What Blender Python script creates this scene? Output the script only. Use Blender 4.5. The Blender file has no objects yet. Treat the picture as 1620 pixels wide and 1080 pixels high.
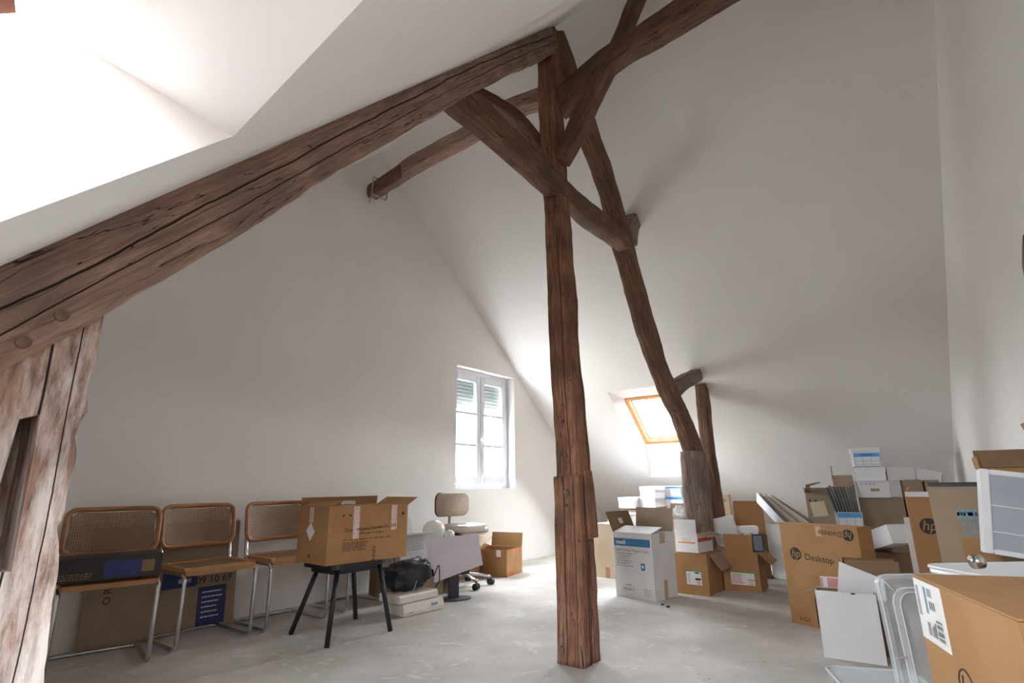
import bpy, bmesh, math, random
from mathutils import Vector, Matrix, noise
from mathutils.geometry import tessellate_polygon
random.seed(7)
SC = bpy.context.scene
COL = SC.collection
R = math.radians

# ---------------------------------------------------------------- camera, sky, exposure
cam_data = bpy.data.cameras.new('camera'); cam = bpy.data.objects.new('camera', cam_data); COL.objects.link(cam)
SC.camera = cam
f_px, yaw, pitch, roll = 844.336, .926847, .261011, -.0119698
F = Vector((math.sin(yaw)*math.cos(pitch), math.cos(yaw)*math.cos(pitch), math.sin(pitch)))
Rt = Vector((math.cos(yaw), -math.sin(yaw), 0)); Up = Rt.cross(F)
c_, s_ = math.cos(roll), math.sin(roll)
Rt, Up = c_*Rt + s_*Up, -s_*Rt + c_*Up
cam.matrix_world = Matrix(((Rt.x, Up.x, -F.x, 0), (Rt.y, Up.y, -F.y, 0), (Rt.z, Up.z, -F.z, .95), (0, 0, 0, 1)))
cam_data.sensor_width = 36; cam_data.lens = f_px/1620*36; cam_data.clip_start = .02

world = bpy.data.worlds.new('overcast_sky'); SC.world = world; world.use_nodes = True
bg = world.node_tree.nodes['Background']
nt = world.node_tree; tc = nt.nodes.new('ShaderNodeTexCoord'); sx = nt.nodes.new('ShaderNodeSeparateXYZ'); rp = nt.nodes.new('ShaderNodeValToRGB')
rp.color_ramp.elements[0].position = .48; rp.color_ramp.elements[0].color = (.30, .30, .29, 1)   # roofs and ground below the horizon
rp.color_ramp.elements[1].position = .51; rp.color_ramp.elements[1].color = (.90, .95, 1.0, 1)
mr = nt.nodes.new('ShaderNodeMapRange'); mr.inputs['From Min'].default_value = -1
nt.links.new(tc.outputs['Generated'], sx.inputs[0]); nt.links.new(sx.outputs['Z'], mr.inputs['Value']); nt.links.new(mr.outputs[0], rp.inputs[0]); nt.links.new(rp.outputs[0], bg.inputs[0])
bg.inputs[1].default_value = 19.0
SC.view_settings.view_transform = 'Standard'; SC.view_settings.look = 'None'
SC.view_settings.exposure = 1.95; SC.view_settings.gamma = 1; SC.view_settings.use_curve_mapping = False
SC.cycles.max_bounces = 14; SC.cycles.diffuse_bounces = 10; SC.cycles.transparent_max_bounces = 12
SC.cycles.use_denoising = True; SC.cycles.sample_clamp_indirect = 8

def portal(name, centre, xdir, ydir, sx, sy):
    """sky portal set in a window opening; light leaves along -Z of the lamp"""
    l = bpy.data.lights.new(name, 'AREA'); l.shape = 'RECTANGLE'; l.size = sx; l.size_y = sy
    l.cycles.is_portal = True
    o = bpy.data.objects.new(name, l); COL.objects.link(o)
    x = Vector(xdir).normalized(); y = Vector(ydir).normalized(); z = x.cross(y)
    m = Matrix((x, y, z)).transposed().to_4x4(); m.translation = Vector(centre); o.matrix_world = m
    return o

# ---------------------------------------------------------------- materials
def mat(name):
    m = bpy.data.materials.new(name); m.use_nodes = True
    nt = m.node_tree; b = nt.nodes['Principled BSDF']
    return m, nt, b
def N(nt, t, **k):
    n = nt.nodes.new(t)
    for a, v in k.items(): setattr(n, a, v)
    return n
def noise_mat(name, c1, c2, scale=6, rough=.7, bump=.0, bscale=60, metallic=0, detail=4, spec=.5, stretch=None, lo=.35, hi=.65):
    m, nt, b = mat(name)
    tc = N(nt, 'ShaderNodeTexCoord'); mp = N(nt, 'ShaderNodeMapping')
    if stretch: mp.inputs['Scale'].default_value = stretch
    nt.links.new(tc.outputs['Object'], mp.inputs[0])
    n = N(nt, 'ShaderNodeTexNoise'); n.inputs['Scale'].default_value = scale; n.inputs['Detail'].default_value = detail
    nt.links.new(mp.outputs[0], n.inputs['Vector'])
    r = N(nt, 'ShaderNodeValToRGB'); r.color_ramp.elements[0].position = lo; r.color_ramp.elements[1].position = hi
    r.color_ramp.elements[0].color = (*c1, 1); r.color_ramp.elements[1].color = (*c2, 1)
    nt.links.new(n.outputs['Fac'], r.inputs[0]); nt.links.new(r.outputs[0], b.inputs['Base Color'])
    b.inputs['Roughness'].default_value = rough; b.inputs['Metallic'].default_value = metallic
    b.inputs['Specular IOR Level'].default_value = spec
    if bump:
        n2 = N(nt, 'ShaderNodeTexNoise'); n2.inputs['Scale'].default_value = bscale; n2.inputs['Detail'].default_value = 5
        nt.links.new(mp.outputs[0], n2.inputs['Vector'])
        bp = N(nt, 'ShaderNodeBump'); bp.inputs['Strength'].default_value = bump; bp.inputs['Distance'].default_value = .01
        nt.links.new(n2.outputs['Fac'], bp.inputs['Height']); nt.links.new(bp.outputs[0], b.inputs['Normal'])
    return m

def wood_mat(name, dark, mid, light, wash=(.75, .68, .62), wash_lo=.75, wash_hi=1.0, wash_z=None, cracks=(), fine=True):
    m, nt, b = mat(name); L = nt.links.new
    uv = N(nt, 'ShaderNodeUVMap'); tc = N(nt, 'ShaderNodeTexCoord')
    mp = N(nt, 'ShaderNodeMapping'); mp.inputs['Scale'].default_value = (2.2, 26, 1); L(uv.outputs[0], mp.inputs[0])
    g = N(nt, 'ShaderNodeTexNoise'); g.inputs['Scale'].default_value = 2.2; g.inputs['Detail'].default_value = 9; g.inputs['Roughness'].default_value = .65
    g.inputs['Distortion'].default_value = .6; L(mp.outputs[0], g.inputs['Vector'])
    r = N(nt, 'ShaderNodeValToRGB'); e = r.color_ramp.elements
    e[0].position = .3; e[0].color = (*dark, 1); e[1].position = .72; e[1].color = (*light, 1)
    k = e.new(.5); k.color = (*mid, 1); L(g.outputs['Fac'], r.inputs[0])
    # grey-black weathering blotches
    bl = N(nt, 'ShaderNodeTexNoise'); bl.inputs['Scale'].default_value = 5; bl.inputs['Detail'].default_value = 6; L(tc.outputs['Object'], bl.inputs['Vector'])
    br = N(nt, 'ShaderNodeValToRGB'); br.color_ramp.elements[0].position = .42; br.color_ramp.elements[1].position = .66
    br.color_ramp.elements[0].color = (0, 0, 0, 1); br.color_ramp.elements[1].color = (.6, .6, .6, 1); L(bl.outputs['Fac'], br.inputs[0])
    mx = N(nt, 'ShaderNodeMixRGB'); mx.blend_type = 'MIX'; L(br.outputs[0], mx.inputs[0]); L(r.outputs[0], mx.inputs[1])
    mx.inputs[2].default_value = (dark[0]*1.1, dark[1]*1.25, dark[2]*1.35, 1)
    # drying cracks along the grain
    mp2 = N(nt, 'ShaderNodeMapping'); mp2.inputs['Scale'].default_value = (.8, 9, 1); L(uv.outputs[0], mp2.inputs[0])
    cn = N(nt, 'ShaderNodeTexNoise'); cn.inputs['Scale'].default_value = 1.6; cn.inputs['Detail'].default_value = 3; L(mp2.outputs[0], cn.inputs['Vector'])
    s = N(nt, 'ShaderNodeMath', operation='SUBTRACT'); s.inputs[1].default_value = .5; L(cn.outputs['Fac'], s.inputs[0])
    a = N(nt, 'ShaderNodeMath', operation='ABSOLUTE'); L(s.outputs[0], a.inputs[0])
    cr = N(nt, 'ShaderNodeMapRange'); cr.inputs['From Min'].default_value = .0; cr.inputs['From Max'].default_value = .0055; L(a.outputs[0], cr.inputs['Value'])
    if not fine: cr.inputs['From Min'].default_value = -1; cr.inputs['From Max'].default_value = -.5
    uvx = N(nt, 'ShaderNodeSeparateXYZ'); L(uv.outputs[0], uvx.inputs[0])
    for v0, amp, wd in cracks:      # one long drying crack wandering about v0
        mpc = N(nt, 'ShaderNodeMapping'); mpc.inputs['Scale'].default_value = (1.3, .4, 1); mpc.inputs['Location'].default_value = (v0*7, 0, 0); L(uv.outputs[0], mpc.inputs[0])
        nc = N(nt, 'ShaderNodeTexNoise'); nc.inputs['Scale'].default_value = 1; nc.inputs['Detail'].default_value = 7; L(mpc.outputs[0], nc.inputs['Vector'])
        m1 = N(nt, 'ShaderNodeMath', operation='MULTIPLY_ADD'); m1.inputs[1].default_value = amp; m1.inputs[2].default_value = v0-amp/2; L(nc.outputs['Fac'], m1.inputs[0])
        m2 = N(nt, 'ShaderNodeMath', operation='SUBTRACT'); L(uvx.outputs['Y'], m2.inputs[0]); L(m1.outputs[0], m2.inputs[1])
        m3 = N(nt, 'ShaderNodeMath', operation='ABSOLUTE'); L(m2.outputs[0], m3.inputs[0])
        mr_ = N(nt, 'ShaderNodeMapRange'); mr_.inputs['From Min'].default_value = wd*.4; mr_.inputs['From Max'].default_value = wd; L(m3.outputs[0], mr_.inputs['Value'])
        mn = N(nt, 'ShaderNodeMath', operation='MINIMUM'); L(cr.outputs[0], mn.inputs[0]); L(mr_.outputs[0], mn.inputs[1]); cr = mn
    mc = N(nt, 'ShaderNodeMixRGB'); L(cr.outputs[0], mc.inputs[0]); mc.inputs[1].default_value = (.02, .013, .01, 1)
    # old limewash caught in the grain
    wn = N(nt, 'ShaderNodeTexNoise'); wn.inputs['Scale'].default_value = 3; wn.inputs['Detail'].default_value = 8; wn.inputs['Roughness'].default_value = .7
    mp3 = N(nt, 'ShaderNodeMapping'); mp3.inputs['Scale'].default_value = (1.2, 5, 1); L(uv.outputs[0], mp3.inputs[0]); L(mp3.outputs[0], wn.inputs['Vector'])
    wr = N(nt, 'ShaderNodeMapRange'); wr.inputs['From Min'].default_value = wash_lo; wr.inputs['From Max'].default_value = wash_hi
    if wash_z:
        sx = N(nt, 'ShaderNodeSeparateXYZ'); L(tc.outputs['Object'], sx.inputs[0])
        zr = N(nt, 'ShaderNodeMapRange'); zr.inputs['From Min'].default_value = wash_z[0]; zr.inputs['From Max'].default_value = wash_z[1]
        zr.inputs['To Min'].default_value = wash_z[2]; zr.inputs['To Max'].default_value = 0
        L(sx.outputs['Z'], zr.inputs['Value'])
        ad = N(nt, 'ShaderNodeMath', operation='ADD'); L(wn.outputs['Fac'], ad.inputs[0]); L(zr.outputs[0], ad.inputs[1]); L(ad.outputs[0], wr.inputs['Value'])
    else: L(wn.outputs['Fac'], wr.inputs['Value'])
    mw = N(nt, 'ShaderNodeMixRGB'); L(wr.outputs[0], mw.inputs[0]); L(mx.outputs[0], mw.inputs[1]); mw.inputs[2].default_value = (*wash, 1)
    L(mw.outputs[0], mc.inputs[2]); L(mc.outputs[0], b.inputs['Base Color'])
    b.inputs['Roughness'].default_value = .75; b.inputs['Specular IOR Level'].default_value = .3
    ad2 = N(nt, 'ShaderNodeMath', operation='ADD'); L(g.outputs['Fac'], ad2.inputs[0])
    mu = N(nt, 'ShaderNodeMath', operation='MULTIPLY'); mu.inputs[1].default_value = .8; L(cr.outputs[0], mu.inputs[0]); L(mu.outputs[0], ad2.inputs[1])
    bp = N(nt, 'ShaderNodeBump'); bp.inputs['Strength'].default_value = .7; bp.inputs['Distance'].default_value = .012
    L(ad2.outputs[0], bp.inputs['Height']); L(bp.outputs[0], b.inputs['Normal'])
    return m

M = {}
M['plaster'] = noise_mat('white_plaster', (.775, .75, .73), (.815, .79, .77), 1.3, .9, .12, 14, spec=.2)
M['plaster_slope'] = noise_mat('white_plasterboard', (.775, .752, .737), (.815, .792, .778), .9, .9, .08, 9, spec=.2)
def floor_mat():
    m, nt, b = mat('dusty_screed'); L = nt.links.new
    tc = N(nt, 'ShaderNodeTexCoord')
    n1 = N(nt, 'ShaderNodeTexNoise'); n1.inputs['Scale'].default_value = 1.1; n1.inputs['Detail'].default_value = 7; n1.inputs['Roughness'].default_value = .62; L(tc.outputs['Object'], n1.inputs['Vector'])
    r = N(nt, 'ShaderNodeValToRGB'); e = r.color_ramp.elements; e[0].position = .33; e[0].color = (.39, .355, .325, 1); e[1].position = .66; e[1].color = (.61, .575, .55, 1)
    L(n1.outputs['Fac'], r.inputs[0])
    # white plaster spills
    n2 = N(nt, 'ShaderNodeTexNoise'); n2.inputs['Scale'].default_value = 7; n2.inputs['Detail'].default_value = 6; n2.inputs['Distortion'].default_value = 1.5; L(tc.outputs['Object'], n2.inputs['Vector'])
    r2 = N(nt, 'ShaderNodeValToRGB'); r2.color_ramp.elements[0].position = .60; r2.color_ramp.elements[1].position = .68; r2.color_ramp.elements[0].color = (0, 0, 0, 1); r2.color_ramp.elements[1].color = (.35, .35, .35, 1)
    L(n2.outputs['Fac'], r2.inputs[0])
    mx = N(nt, 'ShaderNodeMixRGB'); L(r2.outputs[0], mx.inputs[0]); L(r.outputs[0], mx.inputs[1]); mx.inputs[2].default_value = (.78, .77, .75, 1)
    # brown specks
    v = N(nt, 'ShaderNodeTexVoronoi'); v.inputs['Scale'].default_value = 7; L(tc.outputs['Object'], v.inputs['Vector'])
    r3 = N(nt, 'ShaderNodeValToRGB'); r3.color_ramp.elements[0].position = .045; r3.color_ramp.elements[1].position = .085; r3.color_ramp.elements[0].color = (.7, .7, .7, 1); r3.color_ramp.elements[1].color = (0, 0, 0, 1)
    L(v.outputs['Distance'], r3.inputs[0])
    mx2 = N(nt, 'ShaderNodeMixRGB'); L(r3.outputs[0], mx2.inputs[0]); L(mx.outputs[0], mx2.inputs[1]); mx2.inputs[2].default_value = (.30, .24, .20, 1)
    L(mx2.outputs[0], b.inputs['Base Color']); b.inputs['Roughness'].default_value = .8; b.inputs['Specular IOR Level'].default_value = .25
    n3 = N(nt, 'ShaderNodeTexNoise'); n3.inputs['Scale'].default_value = 40; L(tc.outputs['Object'], n3.inputs['Vector'])
    bp = N(nt, 'ShaderNodeBump'); bp.inputs['Strength'].default_value = .25; bp.inputs['Distance'].default_value = .004
    L(n3.outputs['Fac'], bp.inputs['Height']); L(bp.outputs[0], b.inputs['Normal'])
    return m
M['floor'] = floor_mat()
M['wood'] = wood_mat('old_oak', (.075, .042, .027), (.19, .10, .06), (.31, .18, .115))
M['wood_rafter'] = wood_mat('weathered_oak', (.15, .095, .068), (.33, .205, .15), (.48, .33, .26), wash_lo=.66, cracks=((1.30, .10, .005), (1.36, .05, .003)))
M['wood_post'] = wood_mat('post_oak', (.09, .047, .03), (.28, .125, .072), (.40, .205, .13), wash=(.46, .33, .29), wash_lo=.68, wash_hi=1.0, wash_z=(0, 1.6, .22), cracks=((.53, .06, .003), (.60, .03, .0025), (.70, .03, .004)))
M['wood_lime'] = wood_mat('limewashed_oak', (.13, .075, .055), (.36, .215, .16), (.52, .36, .29), wash=(.74, .66, .62), wash_lo=.50, wash_hi=.70, wash_z=(.5, 1.45, .16), fine=False, cracks=((2.03, .05, .003), (2.13, .06, .0035), (2.19, .05, .002)))
M['wood_grey'] = wood_mat('grey_oak', (.10, .07, .055), (.26, .185, .15), (.38, .29, .245), wash=(.45, .38, .34), wash_lo=.6, wash_hi=.8)
M['card'] = noise_mat('brown_cardboard', (.38, .205, .092), (.43, .24, .115), 5, .85, .08, 120, spec=.2)
M['card_dark'] = noise_mat('dark_cardboard', (.23, .15, .085), (.28, .185, .11), 5, .85, .08, 120, spec=.2)
M['card_grey'] = noise_mat('greyish_cardboard', (.33, .25, .175), (.38, .29, .21), 5, .85, .08, 120, spec=.2)
M['card_pale'] = noise_mat('pale_cardboard', (.50, .39, .28), (.56, .44, .32), 5, .85, .08, 120, spec=.2)
M['white_card'] = noise_mat('white_card', (.72, .71, .72), (.78, .77, .78), 4, .7, .05, 90, spec=.3)
M['paper'] = noise_mat('white_paper', (.80, .80, .84), (.84, .84, .87), 4, .8)
M['lilac'] = noise_mat('pale_lilac_sheet', (.60, .545, .60), (.65, .59, .64), 6, .8)
M['label'] = noise_mat('white_label', (.78, .77, .76), (.84, .83, .82), 8, .6)
M['cream'] = noise_mat('cream_label', (.62, .54, .38), (.68, .59, .42), 8, .7)
M['tape'] = noise_mat('buff_tape', (.50, .37, .24), (.55, .41, .27), 8, .35)
M['tape_pink'] = noise_mat('printed_tape', (.62, .40, .35), (.74, .62, .56), 60, .4)
M['ink'] = noise_mat('black_ink', (.02, .018, .016), (.035, .03, .028), 8, .7)
M['ink_brown'] = noise_mat('brown_ink', (.10, .045, .025), (.13, .06, .035), 8, .7)
M['ink_grey'] = noise_mat('grey_ink', (.33, .33, .36), (.38, .38, .41), 8, .7)
M['blue'] = noise_mat('blue_print', (.035, .18, .40), (.05, .22, .46), 8, .6)
M['sky_blue'] = noise_mat('light_blue_print', (.06, .33, .72), (.08, .37, .78), 8, .6)
M['teal'] = noise_mat('faded_blue_print', (.18, .31, .38), (.22, .35, .42), 8, .7)
M['navy'] = noise_mat('navy_print', (.02, .035, .14), (.03, .045, .17), 8, .6)
M['orange'] = noise_mat('orange_print', (.72, .24, .06), (.76, .28, .08), 8, .6)
M['red'] = noise_mat('red_print', (.62, .06, .04), (.66, .08, .05), 8, .6)
M['pink'] = noise_mat('faded_red_print', (.62, .26, .26), (.67, .30, .30), 8, .6)
M['green'] = noise_mat('green_print', (.10, .28, .10), (.13, .32, .12), 8, .6)
M['black'] = noise_mat('black_plastic', (.012, .012, .013), (.022, .022, .024), 8, .45)
M['black_metal'] = noise_mat('black_enamel', (.010, .010, .012), (.016, .016, .018), 8, .4)
M['dark_box'] = noise_mat('dark_printed_card', (.012, .010, .012), (.03, .022, .022), 9, .5)
M['purple_black'] = noise_mat('dark_plum_plastic', (.03, .024, .045), (.04, .03, .06), 9, .4)
M['grey_dark'] = noise_mat('dark_grey_plastic', (.07, .07, .075), (.10, .10, .105), 9, .4)
M['chrome'] = noise_mat('chrome_steel', (.55, .55, .56), (.68, .68, .69), 9, .18, metallic=1)
M['zinc'] = noise_mat('galvanised_wire', (.30, .33, .32), (.42, .46, .44), 30, .4, metallic=.8)
M['beech'] = noise_mat('bent_beech', (.30, .125, .045), (.40, .18, .07), 6, .4, stretch=(1, 8, 8))
M['seatwood'] = noise_mat('seat_frame_beech', (.38, .18, .07), (.46, .23, .10), 6, .45, stretch=(1, 8, 8))
M['cream_plastic'] = noise_mat('cream_plastic', (.66, .62, .55), (.72, .68, .61), 5, .4)
M['white_plastic'] = noise_mat('white_plastic', (.76, .77, .79), (.82, .83, .85), 5, .35)
M['pvc'] = noise_mat('white_pvc_frame', (.72, .73, .79), (.76, .77, .83), 5, .35)
M['shutter'] = noise_mat('grey_shutter', (.20, .23, .225), (.25, .28, .275), 5, .5)
M['foam'] = noise_mat('white_foam', (.82, .82, .83), (.88, .88, .89), 25, .8, .3, 90)
M['taupe'] = noise_mat('taupe_upholstery', (.42, .33, .255), (.47, .375, .29), 40, .65, .2, 200)
M['vinyl'] = noise_mat('seat_vinyl', (.50, .43, .38), (.55, .475, .42), 30, .28)
M['pine'] = noise_mat('varnished_pine', (.55, .23, .06), (.68, .32, .10), 8, .4, stretch=(1, 1, 6))
M['pine_shaded'] = noise_mat('shaded_pine', (.10, .028, .008), (.15, .045, .012), 8, .7, spec=.05)  # sash pine, shade on its inner side put into the darker colour
M['files'] = noise_mat('grey_file_card', (.05, .055, .06), (.13, .14, .15), 30, .5)
M['peg'] = noise_mat('peg_oak', (.12, .075, .055), (.22, .14, .10), 40, .8, .2, 80)
M['screen'] = noise_mat('grey_screen', (.16, .19, .25), (.24, .27, .33), 3, .15)

def clear_plastic(name, alpha, tint, rough=.15):
    m, nt, b = mat(name); L = nt.links.new
    out = nt.nodes['Material Output']
    t = N(nt, 'ShaderNodeBsdfTransparent'); t.inputs[0].default_value = (*tint, 1)
    tc = N(nt, 'ShaderNodeTexCoord'); n = N(nt, 'ShaderNodeTexNoise'); n.inputs['Scale'].default_value = 7; L(tc.outputs['Object'], n.inputs['Vector'])
    mr = N(nt, 'ShaderNodeMapRange'); mr.inputs['To Min'].default_value = alpha-.05; mr.inputs['To Max'].default_value = alpha+.05; L(n.outputs['Fac'], mr.inputs['Value'])
    mx = N(nt, 'ShaderNodeMixShader'); L(mr.outputs[0], mx.inputs[0]); L(t.outputs[0], mx.inputs[1]); L(b.outputs[0], mx.inputs[2]); L(mx.outputs[0], out.inputs[0])
    b.inputs['Base Color'].default_value = (.75, .79, .83, 1); b.inputs['Roughness'].default_value = rough
    b.inputs['Specular IOR Level'].default_value = .8
    return m
M['clear'] = clear_plastic('clear_plastic', .48, (.93, .96, .97))
M['frosted'] = clear_plastic('frosted_plastic', .72, (.9, .92, .94), .3)
M['globe'] = clear_plastic('white_globe_plastic', .7, (.95, .95, .94), .2); M['globe'].node_tree.nodes['Principled BSDF'].inputs['Base Color'].default_value = (.83, .82, .79, 1)
M['crate_film'] = noise_mat('grey_crate_plastic', (.36, .38, .43), (.42, .44, .49), 5, .35)
M['tapeclear'] = clear_plastic('clear_tape', .5, (.95, .93, .92))
def glass():
    m, nt, b = mat('window_glass'); L = nt.links.new; out = nt.nodes['Material Output']
    t = N(nt, 'ShaderNodeBsdfTransparent'); t.inputs[0].default_value = (.93, .96, .95, 1)
    g = N(nt, 'ShaderNodeBsdfGlossy'); g.inputs['Roughness'].default_value = .02
    fr = N(nt, 'ShaderNodeFresnel'); fr.inputs[0].default_value = 1.3
    mx = N(nt, 'ShaderNodeMixShader'); L(fr.outputs[0], mx.inputs[0]); L(t.outputs[0], mx.inputs[1]); L(g.outputs[0], mx.inputs[2]); L(mx.outputs[0], out.inputs[0])
    return m
M['glass'] = glass()
def cane():
    m, nt, b = mat('woven_cane'); L = nt.links.new; out = nt.nodes['Material Output']
    uv = N(nt, 'ShaderNodeUVMap'); mp = N(nt, 'ShaderNodeMapping'); mp.inputs['Scale'].default_value = (80, 80, 1); L(uv.outputs[0], mp.inputs[0])
    sp = N(nt, 'ShaderNodeSeparateXYZ'); L(mp.outputs[0], sp.inputs[0])
    fs = []
    for ax in 'XY':
        fr = N(nt, 'ShaderNodeMath', operation='FRACT'); L(sp.outputs[ax], fr.inputs[0])
        g = N(nt, 'ShaderNodeMath', operation='GREATER_THAN'); g.inputs[1].default_value = .62; L(fr.outputs[0], g.inputs[0]); fs.append(g)
    mu = N(nt, 'ShaderNodeMath', operation='MULTIPLY'); L(fs[0].outputs[0], mu.inputs[0]); L(fs[1].outputs[0], mu.inputs[1])
    t = N(nt, 'ShaderNodeBsdfTransparent'); mx = N(nt, 'ShaderNodeMixShader')
    L(mu.outputs[0], mx.inputs[0]); L(b.outputs[0], mx.inputs[1]); L(t.outputs[0], mx.inputs[2]); L(mx.outputs[0], out.inputs[0])
    n = N(nt, 'ShaderNodeTexNoise'); n.inputs['Scale'].default_value = 1; L(mp.outputs[0], n.inputs['Vector'])
    r = N(nt, 'ShaderNodeValToRGB'); r.color_ramp.elements[0].color = (.20, .12, .06, 1); r.color_ramp.elements[1].color = (.34, .21, .11, 1); L(n.outputs['Fac'], r.inputs[0]); L(r.outputs[0], b.inputs['Base Color'])
    b.inputs['Roughness'].default_value = .5
    return m
M['cane'] = cane()

# ---------------------------------------------------------------- helpers
def tag(o, label=None, cat=None, group=None, kind=None):
    if label: o['label'] = label
    if cat: o['category'] = cat
    if group: o['group'] = group
    if kind: o['kind'] = kind
    return o
def root(name, label, cat, loc=(0, 0, 0), rot=(0, 0, 0), group=None):
    o = bpy.data.objects.new(name, None); o.empty_display_size = .1; COL.objects.link(o)
    o.location = loc; o.rotation_euler = [R(a) for a in rot]
    return tag(o, label, cat, group)
def obj(name, bm, m, parent=None, smooth=False, label=None):
    me = bpy.data.meshes.new(name); bmesh.ops.recalc_face_normals(bm, faces=bm.faces[:]); bm.to_mesh(me); bm.free()
    me.materials.append(M[m] if isinstance(m, str) else m)
    if smooth:
        for p in me.polygons: p.use_smooth = True
    o = bpy.data.objects.new(name, me); COL.objects.link(o)
    if parent: o.parent = parent
    if label: o['label'] = label
    return o
def add_box(bm, x0, y0, z0, x1, y1, z1, bev=0, mx=None, seg=2):
    v = [bm.verts.new((x, y, z)) for x in (x0, x1) for y in (y0, y1) for z in (z0, z1)]
    fs = [bm.faces.new([v[i] for i in f]) for f in ((0, 1, 3, 2), (4, 6, 7, 5), (0, 4, 5, 1), (2, 3, 7, 6), (0, 2, 6, 4), (1, 5, 7, 3))]
    if bev:
        es = list({e for f in fs for e in f.edges})
        r = bmesh.ops.bevel(bm, geom=es, offset=bev, segments=seg, affect='EDGES'); v = list({w for f in r['faces'] for w in f.verts} | {w for w in v if w.is_valid})
    if mx is not None:
        bmesh.ops.transform(bm, matrix=mx, verts=[w for w in v if w.is_valid])
    return bm
def box(name, a, b, m, parent=None, bev=0, mx=None, label=None):
    bm = bmesh.new(); add_box(bm, *a, *b, bev, mx); return obj(name, bm, m, parent, label=label)
def add_tube(bm, pts, r, n=10, closed=False):
    pts = [Vector(p) for p in pts]; rings = []; k = len(pts); prev = None
    for i, p in enumerate(pts):
        a = pts[(i-1) % k] if (closed or i > 0) else p; b = pts[(i+1) % k] if (closed or i < k-1) else p
        t = (b-a).normalized()
        if prev is None: s = t.orthogonal().normalized()
        else:
            s = prev - t*prev.dot(t); s = s.normalized() if s.length > 1e-6 else t.orthogonal().normalized()
        prev = s; u = t.cross(s); rr = r[i] if isinstance(r, (list, tuple)) else r
        rings.append([bm.verts.new(p + (s*math.cos(2*math.pi*j/n) + u*math.sin(2*math.pi*j/n))*rr) for j in range(n)])
    for i in range(k if closed else k-1):
        A, B = rings[i], rings[(i+1) % k]
        for j in range(n): bm.faces.new((A[j], A[(j+1) % n], B[(j+1) % n], B[j]))
    if not closed: bm.faces.new(rings[0][::-1]); bm.faces.new(rings[-1])
    return bm
def tube(name, pts, r, m, parent=None, n=10, closed=False):
    return obj(name, add_tube(bmesh.new(), pts, r, n, closed), m, parent, True)
def rounded(pts, rad, seg=5):
    """polyline with filleted corners"""
    pts = [Vector(p) for p in pts]; out = [pts[0]]
    for i in range(1, len(pts)-1):
        a, p, b = pts[i-1], pts[i], pts[i+1]; d1 = (a-p); d2 = (b-p); r_ = min(rad, d1.length*.45, d2.length*.45)
        p1 = p + d1.normalized()*r_; p2 = p + d2.normalized()*r_
        for k in range(seg+1):
            t = k/seg; out.append((p1*(1-t)**2) + p*(2*t*(1-t)) + p2*t*t)
    out.append(pts[-1]); return out
def rrect(w, h, r, n=6):
    out = []
    for cx, cy, a0 in ((w/2-r, h/2-r, 0), (-w/2+r, h/2-r, 90), (-w/2+r, -h/2+r, 180), (w/2-r, -h/2+r, 270)):
        for k in range(n+1):
            a = R(a0 + 90*k/n); out.append((cx+r*math.cos(a), cy+r*math.sin(a)))
    return out
def prism(bm, pts, z0, z1, fn=None):
    """2-D outline extruded; fn maps (x, y, z)"""
    fn = fn or (lambda x, y, z: (x, y, z))
    a = [bm.verts.new(fn(x, y, z0)) for x, y in pts]; b = [bm.verts.new(fn(x, y, z1)) for x, y in pts]
    bm.faces.new(a[::-1]); bm.faces.new(b)
    for i in range(len(pts)):
        j = (i+1) % len(pts); bm.faces.new((a[i], a[j], b[j], b[i]))
    return bm
def poly_sheet(bm, outer, holes=()):
    loops = [[Vector(p) for p in outer]] + [[Vector(p) for p in h] for h in holes]
    flat = [p for l in loops for p in l]; vs = [bm.verts.new(p) for p in flat]
    for t in tessellate_polygon(loops): 
        try: bm.faces.new([vs[i] for i in t])
        except ValueError: pass
    return vs
def face_frame(dims, face):
    w, d, h = dims
    return {'F': ((-w/2, -d/2, 0), (1, 0, 0), (0, 0, 1), (0, -1, 0), w, h), 'R': ((w/2, -d/2, 0), (0, 1, 0), (0, 0, 1), (1, 0, 0), d, h),
            'L': ((-w/2, d/2, 0), (0, -1, 0), (0, 0, 1), (-1, 0, 0), d, h), 'T': ((-w/2, -d/2, h), (1, 0, 0), (0, 1, 0), (0, 0, 1), w, d),
            'B': ((w/2, d/2, 0), (-1, 0, 0), (0, 0, 1), (0, 1, 0), w, h)}[face]
def decal(parent, dims, face, u0, v0, u1, v1, m, name='label', th=.0012, off=0, rot=0, label=None):
    o, U, V, Nn, fw, fh = face_frame(dims, face); o, U, V, Nn = map(Vector, (o, U, V, Nn))
    cx, cy = (u0+u1)/2*fw, (v0+v1)/2*fh; hw, hh = abs(u1-u0)*fw/2, abs(v1-v0)*fh/2
    c, s = math.cos(R(rot)), math.sin(R(rot)); bm = bmesh.new()
    def fn(x, y, z): return o + U*(cx + x*c - y*s) + V*(cy + x*s + y*c) + Nn*(z+off)
    prism(bm, [(-hw, -hh), (hw, -hh), (hw, hh), (-hw, hh)], 0, th, fn)
    return obj(name, bm, m, parent, label=label)
def text_mesh(s, size, shear=0, bold=0, align='CENTER'):
    cu = bpy.data.curves.new('lettering', 'FONT'); cu.body = s; cu.size = size; cu.align_x = align; cu.align_y = 'CENTER'; cu.shear = shear; cu.offset = bold; cu.resolution_u = 3
    t = bpy.data.objects.new('lettering', cu); me = bpy.data.meshes.new_from_object(t); bpy.data.objects.remove(t); bpy.data.curves.remove(cu); return me
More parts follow.
